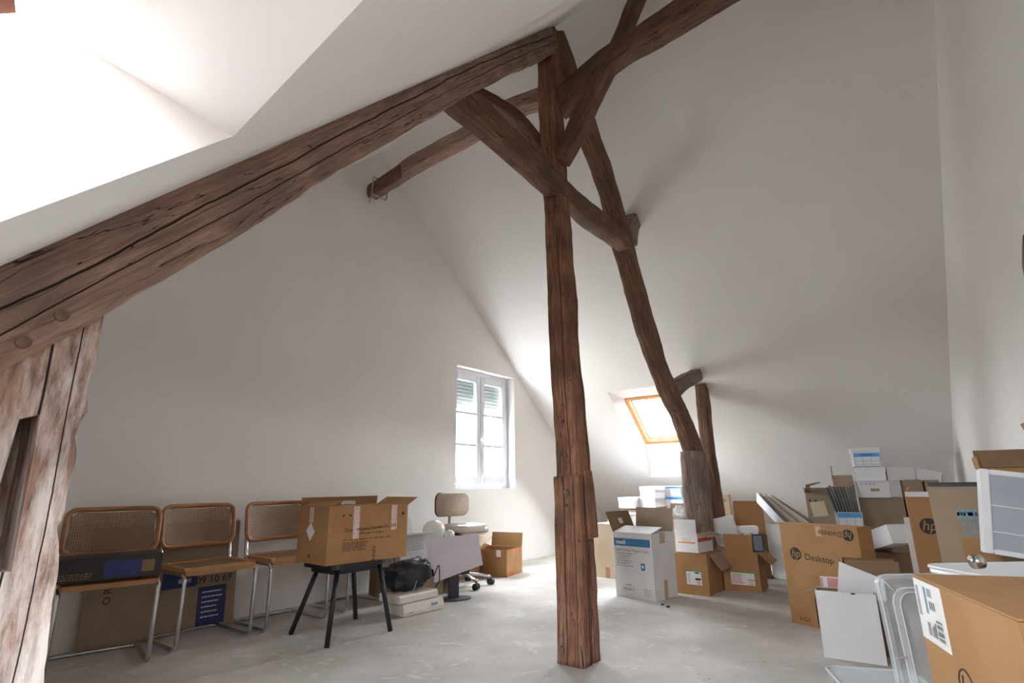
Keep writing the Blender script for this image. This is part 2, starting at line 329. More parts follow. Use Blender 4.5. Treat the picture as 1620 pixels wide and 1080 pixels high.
def text(parent, dims, face, s, u, v, size, m, rot=0, shear=0, bold=0, off=.002, sx=1, align='CENTER', name='lettering'):
    o, U, V, Nn, fw, fh = face_frame(dims, face); o, U, V, Nn = map(Vector, (o, U, V, Nn))
    me = text_mesh(s, size, shear, bold, align); me.materials.clear(); me.materials.append(M[m]); me.name = name
    ob = bpy.data.objects.new(name, me); COL.objects.link(ob); ob.parent = parent
    c, s2 = math.cos(R(rot)), math.sin(R(rot)); X = (U*c + V*s2)*sx; Y = -U*s2 + V*c
    p = o + U*u*fw + V*v*fh + Nn*off
    ob.matrix_local = Matrix(((X.x, Y.x, Nn.x, p.x), (X.y, Y.y, Nn.y, p.y), (X.z, Y.z, Nn.z, p.z), (0, 0, 0, 1)))
    return ob
def lines(parent, dims, face, u0, u1, v1, v0, n, m='ink_grey', th=.004, name='printed_line'):
    """rows of print too small to read, joined"""
    o, U, V, Nn, fw, fh = face_frame(dims, face); o, U, V, Nn = map(Vector, (o, U, V, Nn)); bm = bmesh.new()
    for i in range(n):
        v = v1 + (v0-v1)*i/max(1, n-1); x = u0
        end = u1 - random.random()*.25*(u1-u0)
        while x < end:
            l = (.02+.05*random.random())*1.0; l = min(l*(u1-u0)/.4, end-x)
            pts = [(x*fw, v*fh-th/2), ((x+l)*fw, v*fh-th/2), ((x+l)*fw, v*fh+th/2), (x*fw, v*fh+th/2)]
            bm.faces.new([bm.verts.new(o + U*a + V*b + Nn*.0022) for a, b in pts]); x += l + .012*(u1-u0)/.4
    ob = obj(name, bm, m, parent); ob['kind'] = 'stuff'; return ob
def hp_logo(parent, dims, face, u, v, r, rot=0, card='card'):
    o, U, V, Nn, fw, fh = face_frame(dims, face); o, U, V, Nn = map(Vector, (o, U, V, Nn)); bm = bmesh.new()
    def fn(x, y, z): return o + U*(u*fw+x) + V*(v*fh+y) + Nn*z
    prism(bm, [(r*math.cos(a*math.pi/16), r*math.sin(a*math.pi/16)) for a in range(32)], 0, .0012, fn)
    d = obj('logo_disc', bm, 'ink', parent)
    text(parent, dims, face, 'hp', u, v+ (-.04*r/fh if rot else .04*r/fh), r*1.75, card, rot, .28, r*.012, off=.0026, sx=.92, name='logo_lettering')
    return d
def flap(parent, dims, side, ang, length=None, m='card', width=None, skew=0, label=None, th=.005, inset=.003):
    w, d, h = dims; L = length if length else d/2
    hinge = {'F': (0, -d/2, h), 'B': (0, d/2, h), 'L': (-w/2, 0, h), 'R': (w/2, 0, h)}[side]
    ax = {'F': ((1, 0, 0), (0, 1, 0)), 'B': ((-1, 0, 0), (0, -1, 0)), 'L': ((0, -1, 0), (1, 0, 0)), 'R': ((0, 1, 0), (-1, 0, 0))}[side]
    A, I = Vector(ax[0]), Vector(ax[1]); W = (width or (w if side in 'FB' else d)) - 2*inset
    D = I*math.cos(R(ang)) + Vector((0, 0, 1))*math.sin(R(ang)); Nn = A.cross(D); H = Vector(hinge) + Vector((0, 0, .001))
    bm = bmesh.new(); prism(bm, [(-W/2, 0), (W/2, 0), (W/2+skew, L), (-W/2+skew, L)], 0, th, lambda x, y, z: H + A*x + D*y + Nn*z)
    return obj('flap', bm, m, parent, label=label)
def carton(label, pos, yaw, dims, m='card', flaps=None, rx=0, ry=0, name='cardboard_box', cat='box', group=None, th=.005, fm=None, inner=None):
    w, d, h = dims; r = root(name, label, cat, pos, (rx, ry, yaw), group)
    bm = bmesh.new()
    add_box(bm, -w/2, -d/2, 0, w/2, d/2, th)
    add_box(bm, -w/2, -d/2, th, w/2, -d/2+th, h); add_box(bm, -w/2, d/2-th, th, w/2, d/2, h)
    add_box(bm, -w/2, -d/2+th, th, -w/2+th, d/2-th, h); add_box(bm, w/2-th, -d/2+th, th, w/2, d/2-th, h)
    obj('body', bm, m, r)
    if flaps is None: flaps = {'F': 1, 'B': 1}
    for s, a in flaps.items():
        k = a if isinstance(a, (tuple, list)) else (a,)
        kw = k[2] if len(k) > 2 else {}
        flap(r, dims, s, k[0], k[1] if len(k) > 1 else None, **{'m': fm or m, **kw})
    return r
def lining(r, dims, m, z0=.01, th=.003):
    """brown inner ply of a box that is white outside"""
    w, d, h = dims; e = .0055; bm = bmesh.new()
    for a, b in (((-w/2+e, -d/2+e), (w/2-e, -d/2+e+th)), ((-w/2+e, d/2-e-th), (w/2-e, d/2-e)), ((-w/2+e, -d/2+e), (-w/2+e+th, d/2-e)), ((w/2-e-th, -d/2+e), (w/2-e, d/2-e))):
        add_box(bm, a[0], a[1], z0, b[0], b[1], h-.002)
    return obj('inner_ply', bm, m, r)

def beam(name, path, ws, ts, side, m, parent=None, rough=.006, seed=0, label=None, bev=.18, step=.05):
    """rough-hewn timber swept along a path; ws in the plane, ts along `side`"""
    P = [Vector(p) for p in path]; S = Vector(side).normalized(); n = len(P)
    ws = ws if isinstance(ws, (list, tuple)) else [ws]*n; ts = ts if isinstance(ts, (list, tuple)) else [ts]*n
    # Catmull-Rom resample
    pts = []; L = 0
    for i in range(n-1):
        p0, p1, p2, p3 = P[max(0, i-1)], P[i], P[i+1], P[min(n-1, i+2)]; k = max(2, int((p2-p1).length/step))
        for j in range(k if i < n-2 else k+1):
            t = j/k; q = .5*((2*p1) + (p2-p0)*t + (2*p0-5*p1+4*p2-p3)*t*t + (3*p1-p0-3*p2+p3)*t**3)
            pts.append((q, ws[i]+(ws[i+1]-ws[i])*t, ts[i]+(ts[i+1]-ts[i])*t))
    bm = bmesh.new(); uvl = bm.loops.layers.uv.new('UVMap'); rings = []
    prof = []
    b = bev
    base = [(-1, -1+b), (-1, -.35), (-1, .3), (-1, 1-b), (-1+b, 1), (-.3, 1), (.35, 1), (1-b, 1), (1, 1-b), (1, .3), (1, -.35), (1, -1+b), (1-b, -1), (.3, -1), (-.35, -1), (-1+b, -1)]
    us = []
    for i, (q, w, t) in enumerate(pts):
        a = pts[max(0, i-1)][0]; c = pts[min(len(pts)-1, i+1)][0]; T = (c-a).normalized(); s = (S - T*S.dot(T)).normalized(); u = T.cross(s)
        if i: L += (q-pts[i-1][0]).length
        us.append(L); ring = []
        for k, (x, y) in enumerate(base):
            p = q + u*(x*w/2) + s*(y*t/2)
            nv = noise.noise(Vector((p.x*3+seed, p.y*3, p.z*3)))*1.6 + noise.noise(Vector((p.x*11+seed, p.y*11, p.z*11)))*.7
            d = (u*x*.7 + s*y*.7).normalized(); ring.append(bm.verts.new(p + d*nv*rough))
        rings.append(ring)
    K = len(base); per = [0]
    for k in range(K):
        x0, y0 = base[k]; x1, y1 = base[(k+1) % K]; per.append(per[-1] + math.hypot((x1-x0)*ws[0]/2, (y1-y0)*ts[0]/2))
    for i in range(len(rings)-1):
        for k in range(K):
            f = bm.faces.new((rings[i][k], rings[i][(k+1) % K], rings[i+1][(k+1) % K], rings[i+1][k]))
            for lp, uvv in zip(f.loops, ((us[i], per[k]), (us[i], per[k+1]), (us[i+1], per[k+1]), (us[i+1], per[k]))): lp[uvl].uv = (uvv[0]+seed*.37, uvv[1]+seed*.11)
    for ring in (rings[0][::-1], rings[-1]):
        f = bm.faces.new(ring)
        for lp in f.loops: lp[uvl].uv = (lp.vert.co.x*.3, lp.vert.co.z)
    o = obj(name, bm, m, parent, True, label)
    return o

# ---------------------------------------------------------------- room shell
D = 4.323
def zr(x): return 7.394 - .8485*x
def cl(y):
    t = max(0, min(1, (y-1.8)/(D-1.8))); return 1.25+.091*t, 1.08-.11*t
def zl(x, y=0): a, s = cl(y); return a + s*x
def ridge_x(y): a, s = cl(y); return (7.394-a)/(s+.8485)
def yr(x): return -.55 + .09*(x-4)
XL, XR = -.62, 8.25
def struct(o): o['kind'] = 'structure'; return o

bm = bmesh.new(); poly_sheet(bm, [(XL, yr(XL), 0), (XR, yr(XR), 0), (XR, D, 0), (XL, D, 0)])
struct(obj('floor', bm, 'floor'))
# gable wall with the window opening
wx0, wx1, wz0, wz1 = 4.645, 5.789, .90, 2.355
bm = bmesh.new(); rx_ = ridge_x(D)
top = [(XL, D, zl(XL, D))]
poly_sheet(bm, [(XL, D, 0), (XR, D, 0), (XR, D, zr(XR)), (rx_, D, zr(rx_)), (XL, D, zl(XL, D))], [[(wx0, D, wz0), (wx1, D, wz0), (wx1, D, wz1), (wx0, D, wz1)]])
for a, b in (((wx0, wz0), (wx1, wz0)), ((wx1, wz0), (wx1, wz1)), ((wx1, wz1), (wx0, wz1)), ((wx0, wz1), (wx0, wz0))):
    bm.faces.new([bm.verts.new(v) for v in ((a[0], D, a[1]), (b[0], D, b[1]), (b[0], D+.30, b[1]), (a[0], D+.30, a[1]))])
struct(obj('wall_back', bm, 'plaster'))
# right-hand partition, very close to the camera
bm = bmesh.new(); rx0 = ridge_x(0)
poly_sheet(bm, [(XL, yr(XL), 0), (XR, yr(XR), 0), (XR, yr(XR), zr(XR)), (rx0, yr(rx0), zr(rx0)), (XL, yr(XL), zl(XL))])
struct(obj('wall_right', bm, 'plaster'))
bm = bmesh.new(); poly_sheet(bm, [(XL, yr(XL), 0), (XL, D, 0), (XL, D, zl(XL, D)), (XL, 1.8, zl(XL)), (XL, yr(XL), zl(XL))]); struct(obj('wall_left', bm, 'plaster'))
bm = bmesh.new(); poly_sheet(bm, [(XR, yr(XR), 0), (XR, D, 0), (XR, D, zr(XR)), (XR, yr(XR), zr(XR))]); struct(obj('wall_far', bm, 'plaster'))
# right slope and its roof-window well
oR = [(6.249, 3.15), (7.51, 3.18), (7.49, 2.33), (6.24, 2.30)]
bm = bmesh.new()
def rr_(y, e=.06): x = ridge_x(y)-e; return (x, y, zr(x))
poly_sheet(bm, [rr_(yr(3)-.02), (XR, yr(XR), zr(XR)), (XR, D, zr(XR)), rr_(D), rr_(1.8)], [[(x, y, zr(x)) for x, y in oR]])
outR = [(6.76, 3.15, 2.07), (7.43, 3.17, 1.50), (7.43, 2.34, 1.50), (6.76, 2.31, 2.07)]
for i in range(4):
    j = (i+1) % 4; a, b = oR[i], oR[j]
    bm.faces.new([bm.verts.new(v) for v in ((*a, zr(a[0])), (*b, zr(b[0])), outR[j], outR[i])])
struct(obj('ceiling_right', bm, 'plaster_slope'))
# left slope with the big roof-window well over the camera
oL = [(.512, 1.251), (.365, .41), (-.40, .41), (-.40, 1.155)]
bm = bmesh.new(); y0 = yr(2)
poly_sheet(bm, [(XL, yr(XL), zl(XL)), (ridge_x(0)+.06, yr(3), zl(ridge_x(0)+.06)), (ridge_x(0)+.06, 1.8, zl(ridge_x(0)+.06)), (XL, 1.8, zl(XL))], [[(x, y, zl(x)) for x, y in oL]])
outL = [(.112, 1.251, 1.843), (-.035, .41, 1.684), (-.40, .41, 1.29), (-.40, 1.155, 1.29)]
for i in range(4):
    j = (i+1) % 4; a, b = oL[i], oL[j]
    bm.faces.new([bm.verts.new(v) for v in ((*a, zl(a[0])), (*b, zl(b[0])), outL[j], outL[i])])
K = 10; g = [[bm.verts.new((XL+(ridge_x(y)+.06-XL)*u/8, y, zl(XL+(ridge_x(y)+.06-XL)*u/8, y))) for u in range(9)] for y in [1.8+(D-1.8)*k/K for k in range(K+1)]]
for k in range(K):
    for u in range(8): bm.faces.new((g[k][u], g[k][u+1], g[k+1][u+1], g[k+1][u]))
struct(obj('ceiling_left', bm, 'plaster_slope'))
portal('sky_portal_left', (-.145, .82, 1.57), (0, 1, 0), (.65, 0, .7), .95, .8)

def bars(parent, quad, w, t, m, name='frame_bar'):
    """four mitred bars inside a planar quad; t = thickness inwards"""
    q = [Vector(v) for v in quad]; c = sum(q, Vector())/4; nn = (q[1]-q[0]).cross(q[2]-q[1]).normalized()
    inn = []
    for i in range(4):
        a = (q[i-1]-q[i]).normalized(); b = (q[(i+1) % 4]-q[i]).normalized(); sa = abs(a.cross(b).length); inn.append(q[i] + (a+b)*(w/sa))
    for i in range(4):
        j = (i+1) % 4; bm = bmesh.new()
        lo = [bm.verts.new(v - nn*t/2) for v in (q[i], q[j], inn[j], inn[i])]; hi = [bm.verts.new(v + nn*t/2) for v in (q[i], q[j], inn[j], inn[i])]
        bm.faces.new(lo[::-1]); bm.faces.new(hi)
        for k in range(4): bm.faces.new((lo[k], lo[(k+1) % 4], hi[(k+1) % 4], hi[k]))
        obj(name, bm, m, parent)
    return inn
def pane(parent, quad, off=(0, 0, 0)):
    bm = bmesh.new(); bm.faces.new([bm.verts.new(Vector(v)+Vector(off)) for v in quad]); return obj('glass_pane', bm, 'glass', parent)

w1 = root('window_1', None, None); w1['kind'] = 'structure'
inn = bars(w1, outR, .045, .04, 'pine', 'outer_frame_bar')
inn2 = bars(w1, [v + Vector((.03, 0, .03)) for v in inn], .03, .035, 'pine', 'sash_bar'); pane(w1, [v + Vector((.03, 0, .03)) for v in inn])
box('blind_clip', (6.80, 3.08, 2.045), (6.84, 3.12, 2.06), 'white_plastic', w1)
w2 = root('window_2', None, None); w2['kind'] = 'structure'
inL = [Vector(v) for v in outL]
fq = [inL[0]+Vector((-.045, -.045, -.02)), inL[1]+Vector((-.045, .04, -.02)), inL[2]+Vector((.02, .04, .04)), inL[3]+Vector((.02, -.045, .04))]
inn = bars(w2, fq, .07, .06, 'pine_shaded', 'sash_bar'); pane(w2, fq)

# gable window: white frame, two sashes of three panes, half-lowered roller shutter
w3 = root('window_3', None, None, (wx0, D+.118, wz0)); w3['kind'] = 'structure'
W, H = wx1-wx0, wz1-wz0
bm = bmesh.new()
for a, b in (((0, 0, 0), (.045, .06, H)), ((W-.045, 0, 0), (W, .06, H)), ((.045, 0, H-.05), (W-.045, .06, H)), ((.045, 0, 0), (W-.045, .06, .06))): add_box(bm, *a, *b, .004)
obj('outer_frame', bm, 'pvc', w3)
for k in (0, 1):
    x0 = .05 + k*(W-.1)/2; x1 = x0 + (W-.1)/2 - .004; z0, z1 = .065, H-.055
    bm = bmesh.new(); t = .075
    for a, b in (((x0, -.012, z0), (x0+t, .045, z1)), ((x1-t, -.012, z0), (x1, .045, z1)), ((x0+t, -.012, z1-t-.01), (x1-t, .045, z1)), ((x0+t, -.012, z0), (x1-t, .045, z0+t))): add_box(bm, *a, *b, .005)
    s = obj('sash', bm, 'pvc', w3)
    zt, zb = z1-t-.01, z0+t; hts = [zb, zb+(zt-zb)*.325, zb+(zt-zb)*.655, zt]
    for i in (1, 2): box('glazing_bar', (x0+t, -.006, hts[i]-.015), (x1-t, .03, hts[i]+.015), 'pvc', s)
    for i in range(3):
        bm = bmesh.new(); bm.faces.new([bm.verts.new(v) for v in ((x0+t, .02, hts[i]), (x1-t, .02, hts[i]), (x1-t, .02, hts[i+1]), (x0+t, .02, hts[i+1]))]); obj('glass_pane', bm, 'glass', s)
bm = bmesh.new(); add_box(bm, W/2-.014, -.03, .50, W/2+.014, -.012, .62, .004); add_box(bm, W/2-.01, -.055, .585, W/2+.09, -.035, .61, .006); add_box(bm, W/2-.01, -.05, .585, W/2+.01, -.015, .61); obj('window_handle', bm, 'white_plastic', w3)
for i in range(10):
    box('slat', (.02, .10, H-.02-.046*(i+1)), (W-.02, .112, H-.0215-.046*i), 'shutter', w3, bev=.003)
box('strap', (W-.0035, -.075, .25), (W-.001, -.05, H), 'white_plastic', w3)
box('strap_winder', (W-.022, -.098, .12), (W-.001, -.028, .27), 'white_plastic', w3, bev=.006)
portal('sky_portal_window', ((wx0+wx1)/2, D+.29, (wz0+wz1)/2), (1, 0, 0), (0, 0, 1), W, H)
portal('sky_portal_roof', (7.13, 2.74, 1.82), (0, 1, 0), (.76, 0, -.65), .85, .9)
def fix(o, inward):  # turn a portal so that it shines along `inward`
    z = -(Vector(inward).normalized()); x = Vector((0, 1, 0)) if abs(z.y) < .9 else Vector((1, 0, 0)); y = z.cross(x).normalized(); x = y.cross(z)
    l = o.matrix_world.translation.copy(); m = Matrix((x, y, z)).transposed().to_4x4(); m.translation = l; o.matrix_world = m
fix(bpy.data.objects['sky_portal_left'], (.73, 0, -.68)); fix(bpy.data.objects['sky_portal_roof'], (-.65, 0, -.76)); fix(bpy.data.objects['sky_portal_window'], (0, -1, 0))

# ---------------------------------------------------------------- roof truss
tr = root('roof_truss', 'old oak roof truss with king post standing in the middle of the room', 'roof truss', (2.84, 1.69, 0))
def TP(o): o.parent = tr; o.matrix_parent_inverse = Matrix.Translation((-2.84, -1.69, 0)); return o
kp = TP(beam('king_post', [(2.885, 1.715, .97), (2.90, 1.72, 1.1), (2.925, 1.76, 1.6), (2.965, 1.80, 2.6), (3.0, 1.84, 3.2), (3.01, 1.86, 4.0), (3.05, 1.88, 4.5)], [.165, .165, .155, .14, .14, .145, .15], [.17, .17, .16, .15, .145, .145, .15], (0, 1, 0), 'wood_post', seed=1, rough=.008, label='tall square king post, reddish brown'))
TP(beam('post_foot', [(2.80, 1.70, 0), (2.805, 1.70, .3), (2.815, 1.705, .7), (2.835, 1.715, .99)], [.10, .10, .085, .08], [.17, .165, .165, .17], (0, 1, 0), 'wood_post', seed=2, rough=.007, label='half of a scarf joint, lime splashes at the base'))
TP(beam('scarf_tongue', [(2.925, 1.695, .64), (2.925, 1.70, .8), (2.93, 1.71, 1.02)], [.115, .11, .10], [.165, .165, .16], (0, 1, 0), 'wood_post', seed=4, rough=.006))
TP(beam('post_foot', [(2.905, 1.69, 0), (2.908, 1.69, .3), (2.915, 1.695, .632)], [.085, .08, .075], [.15, .145, .14], (0, 1, 0), 'wood_post', seed=3, rough=.007))
bm = bmesh.new(); prism(bm, [(.017*math.cos(a), .017*math.sin(a)) for a in [k*math.pi/5 for k in range(10)]], 0, .02, lambda x, y, z: (2.789-z, 1.70+x, .90+y)); TP(obj('peg', bm, 'peg', None))
TP(beam('rafter', [(-.05, 1.85, 1.05), (.225, 1.85, 1.37), (.565, 1.85, 1.725), (.875, 1.85, 2.07), (1.335, 1.85, 2.60), (1.79, 1.85, 3.11), (2.18, 1.85, 3.54), (2.58, 1.85, 3.965), (2.96, 1.86, 4.35)], [.27, .26, .235, .215, .215, .235, .235, .235, .24], .19, (0, 1, 0), 'wood_rafter', seed=5, rough=.011, bev=.1, label='long heavy left rafter, pinkish weathered oak with a long crack'))
for px, pz in ((.357, 1.392), (.295, 1.306)):
    bm = bmesh.new(); prism(bm, [(.016*math.cos(a), .016*math.sin(a)) for a in [k*math.pi/6 for k in range(12)]], 0, .028, lambda x, y, z: (px+x, 1.768-z, pz+y)); TP(obj('peg', bm, 'peg', None))
TP(beam('rafter', [(3.1, 1.87, 4.52), (3.242, 1.87, 4.346), (3.411, 1.87, 4.12), (3.66, 1.87, 3.86), (3.957, 1.87, 3.496), (4.228, 1.87, 2.977), (4.708, 1.87, 2.116), (5.309, 1.87, 1.52), (5.673, 1.87, 1.12), (5.965, 1.87, .577), (6.25, 1.87, .0)], [.17, .17, .17, .155, .15, .15, .15, .16, .17, .17, .17], .15, (0, 1, 0), 'wood', seed=7, rough=.009, label='right rafter, dark red-brown'))
# collar: left and right halves
TP(beam('collar_beam', [(1.72, 1.86, 3.16), (1.93, 1.86, 3.165), (2.355, 1.85, 3.13), (2.93, 1.79, 3.01)], [.19, .19, .185, .17], .14, (0, 1, 0), 'wood', seed=9, rough=.008, label='left collar beam, orange-brown streaks'))
TP(beam('collar_beam', [(2.95, 1.80, 3.02), (3.3, 1.80, 2.99), (3.7, 1.80, 2.995), (4.05, 1.80, 2.98)], [.15, .17, .17, .13], .13, (0, 1, 0), 'wood', seed=11, rough=.008))
TP(beam('brace', [(2.15, 1.98, 3.42), (2.5, 2.0, 3.53), (2.8, 2.0, 3.56), (3.08, 1.97, 3.43)], [.09, .10, .10, .09], .09, (0, 1, 0), 'wood', seed=12, rough=.006))
TP(beam('brace', [(2.98, 1.77, 3.23), (3.0, 1.70, 3.35), (3.01, 1.564, 3.58), (3.03, 1.40, 3.86)], [.13, .13, .14, .14], [.10, .11, .12, .12], (1, 0, 0), 'wood', seed=13, rough=.006, label='short brace rising towards the near purlin, orange-brown'))
TP(beam('cleat', [(4.42, 1.93, 3.19), (4.50, 1.94, 3.35), (4.62, 1.95, 3.47)], [.20, .19, .15], .15, (0, 1, 0), 'wood_grey', seed=14, rough=.01, label='rounded block between right rafter and slope'))
TP(beam('cleat', [(5.22, 1.93, 1.82), (5.6, 1.93, 1.98), (6.17, 1.95, 2.15)], [.14, .14, .14], .13, (0, 1, 0), 'wood_grey', seed=15, rough=.006))
TP(beam('strut', [(6.30, 1.95, 2.06), (6.31, 1.95, 1.9), (6.30, 1.95, 1.383), (6.38, 1.95, .686), (6.42, 1.95, 0)], [.11, .15, .16, .17, .18], .12, (0, 1, 0), 'wood', seed=16, rough=.007, label='dark upright strut under the right slope'))
TP(beam('wall_post', [(5.32, 1.80, 0), (5.33, 1.80, .6), (5.33, 1.80, 1.24)], [.26, .25, .22], .20, (0, 1, 0), 'wood_grey', seed=17, rough=.010, label='squat greyish post carrying the right rafter'))
# left wall post with its blind mortise
def left_post():
    bm = bmesh.new(); uvl = bm.loops.layers.uv.new('UVMap')
    outer = [(.06, 0), (.06, .4), (.055, .8), (.06, 1.10), (.20, 1.24), (.33, 1.37), (.458, 1.50), (.452, 1.40), (.456, 1.30), (.447, 1.22), (.458, 1.15), (.450, 1.12), (.444, 1.085), (.452, 1.05), (.453, 1.0), (.447, .93), (.450, .895), (.442, .855), (.454, .82), (.461, .76), (.462, .68), (.468, .6), (.476, .5), (.478, .25), (.485, 0)]
    hole = [(.325, 1.12), (.318, 1.0), (.312, .85), (.318, .765), (.372, .763), (.368, .90), (.366, 1.05), (.362, 1.135)]
    def ring(pts, n=4):
        out = []
        for i, p in enumerate(pts):
            q = pts[(i+1) % len(pts)]
            for k in range(n): out.append((p[0]+(q[0]-p[0])*k/n, p[1]+(q[1]-p[1])*k/n))
        return out
    o2, h2 = ring(outer, 3), ring(hole, 2); yf, yb = 1.775, 1.955
    fv = [Vector((x+.003*noise.noise(Vector((x*30, 0, z*20))), yf, z)) for x, z in o2]; hv = [Vector((x, yf, z)) for x, z in h2]
    vs = [bm.verts.new(v) for v in fv+hv]
    for t in tessellate_polygon([fv, hv]):
        bm.faces.new([vs[i] for i in t])
    nf = len(fv); back = [bm.verts.new((v.x, yb, v.z)) for v in fv]
    for i in range(nf): j = (i+1) % nf; bm.faces.new((vs[i], vs[j], back[j], back[i]))
    bk = [bm.verts.new((v.x, yb-.02, v.z)) for v in hv]; nh = len(hv)
    for i in range(nh): j = (i+1) % nh; bm.faces.new((vs[nf+j], vs[nf+i], bk[i], bk[j]))
    bm.faces.new(bk); bm.faces.new(back[::-1])
    for f in bm.faces:
        for lp in f.loops: lp[uvl].uv = (lp.vert.co.z, lp.vert.co.x + lp.vert.co.y)
    return obj('wall_post', bm, 'wood_lime', None, label='thick limewashed left post with an empty mortise')
TP(left_post())
TP(beam('nail_plate', [(.215, 1.765, 1.36), (.262, 1.765, 1.412)], .016, .012, (0, 1, 0), 'grey_dark', rough=0, step=.02))
# purlins
p1 = root('purlin', 'far purlin running from the gable wall to the king post', 'beam', (3.2, 4.3, 4.0))
def PP(o, r): o.parent = r; o.matrix_parent_inverse = Matrix.Translation(-Vector(r.location)); return o
PP(beam('timber', [(3.2, 4.26, 3.985), (3.2, 3.9, 4.02), (3.2, 3.562, 4.063), (3.2, 2.887, 4.075), (3.2, 2.442, 4.12), (3.2, 1.95, 4.05)], [.13, .14, .155, .155, .15, .15], .14, (1, 0, 0), 'wood_rafter', seed=21, rough=.008), p1)
PP(beam('cover_board', [(3.13, 4.22, 3.955), (3.13, 3.72, 4.0)], .15, .02, (1, 0, 0), 'wood', seed=22, rough=.002), p1)
PP(tube('tie_wire', rounded([(3.10, 4.12, 3.88), (3.10, 4.12, 4.08), (3.29, 4.12, 4.08), (3.29, 4.12, 3.88), (3.10, 4.12, 3.88), (3.09, 4.14, 3.78)], .02, 3), .008, 'zinc'), p1)
p2 = root('purlin', 'near purlin running overhead from the king post towards the camera side', 'beam', (3.05, 1.8, 3.8))
PP(beam('timber', [(3.06, 1.83, 3.77), (3.05, 1.547, 3.883), (3.05, 1.257, 3.962), (3.05, .992, 3.985), (3.05, .60, 4.02), (3.05, .0, 4.05), (3.05, -.60, 4.08)], [.17, .18, .17, .17, .18, .18, .18], .15, (1, 0, 0), 'wood', seed=23, rough=.009), p2)
p3 = root('ridge_strut', 'slim strut rising from the near purlin to the ridge', 'beam', (3.2, 1.37, 4.1))
PP(beam('timber', [(3.165, 1.37, 4.085), (3.2, 1.30, 4.27), (3.2, 1.171, 4.50), (3.2, 1.06, 4.66)], .11, .10, (1, 0, 0), 'wood', seed=24, rough=.006), p3)

# ---------------------------------------------------------------- cane chairs along the gable wall
def cane_chair(x, y, yaw, label):
    r = root('cane_chair', label, 'chair', (x, y, 0), (0, 0, yaw), 'cane chairs along the back wall')
    hw = .225; rr = .0125; zs = .43
    path = rounded([(-hw, .20, .80), (-hw, .15, zs), (-hw, -.235, zs), (-hw, -.235, rr), (-hw, .235, rr), (hw, .235, rr), (hw, -.235, rr), (hw, -.235, zs), (hw, .15, zs), (hw, .20, .80)], .055, 6)
    tube('steel_frame', path, rr, 'chrome', r, 10)
    # seat: bent frame and cane centre
    o = rrect(.46, .46, .05, 5); i = rrect(.37, .36, .03, 5); bm = bmesh.new(); n = len(o)
    def zc(px, py): return zs+.012 + (-.018 if py < -.2 else 0)
    for zz in (0, .026):
        pass
    lo = [bm.verts.new((a, b-.02, zc(a, b))) for a, b in o]; hi = [bm.verts.new((a, b-.02, zc(a, b)+.026)) for a, b in o]
    li = [bm.verts.new((a, b-.02, zs+.012)) for a, b in i]; hi2 = [bm.verts.new((a, b-.02, zs+.036)) for a, b in i]
    for k in range(n):
        j = (k+1) % n; bm.faces.new((lo[k], lo[j], hi[j], hi[k])); bm.faces.new((hi[k], hi[j], hi2[j], hi2[k])); bm.faces.new((hi2[k], hi2[j], li[j], li[k])); bm.faces.new((li[k], li[j], lo[j], lo[k]))
    seat = obj('seat', bm, 'seatwood', r)
    bm = bmesh.new(); uvl = bm.loops.layers.uv.new('UVMap'); prism(bm, rrect(.375, .365, .03, 5), zs+.026, zs+.030, lambda a, b, c: (a, b-.02, c))
    for f in bm.faces:
        for lp in f.loops: lp[uvl].uv = (lp.vert.co.x, lp.vert.co.y)
    obj('seat_cane', bm, 'cane', seat)
    # curved backrest: bent ring with a cane panel
    def cv(px, pz): return Vector((px, .155 + (pz+.14)*.17 + .045*(1-(px/.24)**2) - .01, .70+pz))
    ring = [cv(a, b*(1) - (.012*(1-(a/.24)**2) if b > 0 else 0)) for a, b in rrect(.475, .265, .055, 6)]
    dense = []
    for k in range(len(ring)):
        a, b = ring[k], ring[(k+1) % len(ring)]; m_ = max(1, int((b-a).length/.04))
        for q in range(m_):
            p = a.lerp(b, q/m_); w_ = cv(p.x, p.z-.70); dense.append(Vector((p.x, w_.y, p.z)))
    back = tube('backrest', dense, .015, 'beech', r, 10, True)
    bm = bmesh.new(); uvl = bm.loops.layers.uv.new('UVMap'); G = []
    for a in range(13):
        px = -.222+.444*a/12; hz = .118 - (.03 if a in (0, 12) else 0)
        G.append([bm.verts.new(cv(px, -hz + 2*hz*b/6 - (.012*(1-(px/.24)**2)*b/6))) for b in range(7)])
    for a in range(12):
        for b in range(6):
            f = bm.faces.new((G[a][b], G[a+1][b], G[a+1][b+1], G[a][b+1]))
            for lp in f.loops: lp[uvl].uv = (lp.vert.co.x, lp.vert.co.z)
    obj('cane_panel', bm, 'cane', back)
    return r
for x, y, a, l in ((1.265, 3.93, -13, 'cane chair with a long dark box lying on its seat'),
                   (1.835, 3.975, 0, 'empty cane chair beside the one with the dark box'),
                   (2.395, 3.95, -2, 'empty cane chair beside the brown box on the stool'),
                   (3.05, 3.99, 1, 'cane chair mostly hidden behind the brown box on the stool')):
    cane_chair(x, y, a, l)
# long dark box on the first chair
d = (.50, .22, .115); b = carton('long dark printed box lying across the leftmost cane chair', (1.20, 3.78, .4695), -13, d, 'dark_box', name='long_box')
decal(b, d, 'F', .46, .1, .80, .85, 'navy', 'printed_panel'); decal(b, d, 'F', .81, .25, .93, .78, 'card_dark', 'printed_panel'); lines(b, d, 'F', .05, .4, .35, .15, 3, 'card_dark', .006)
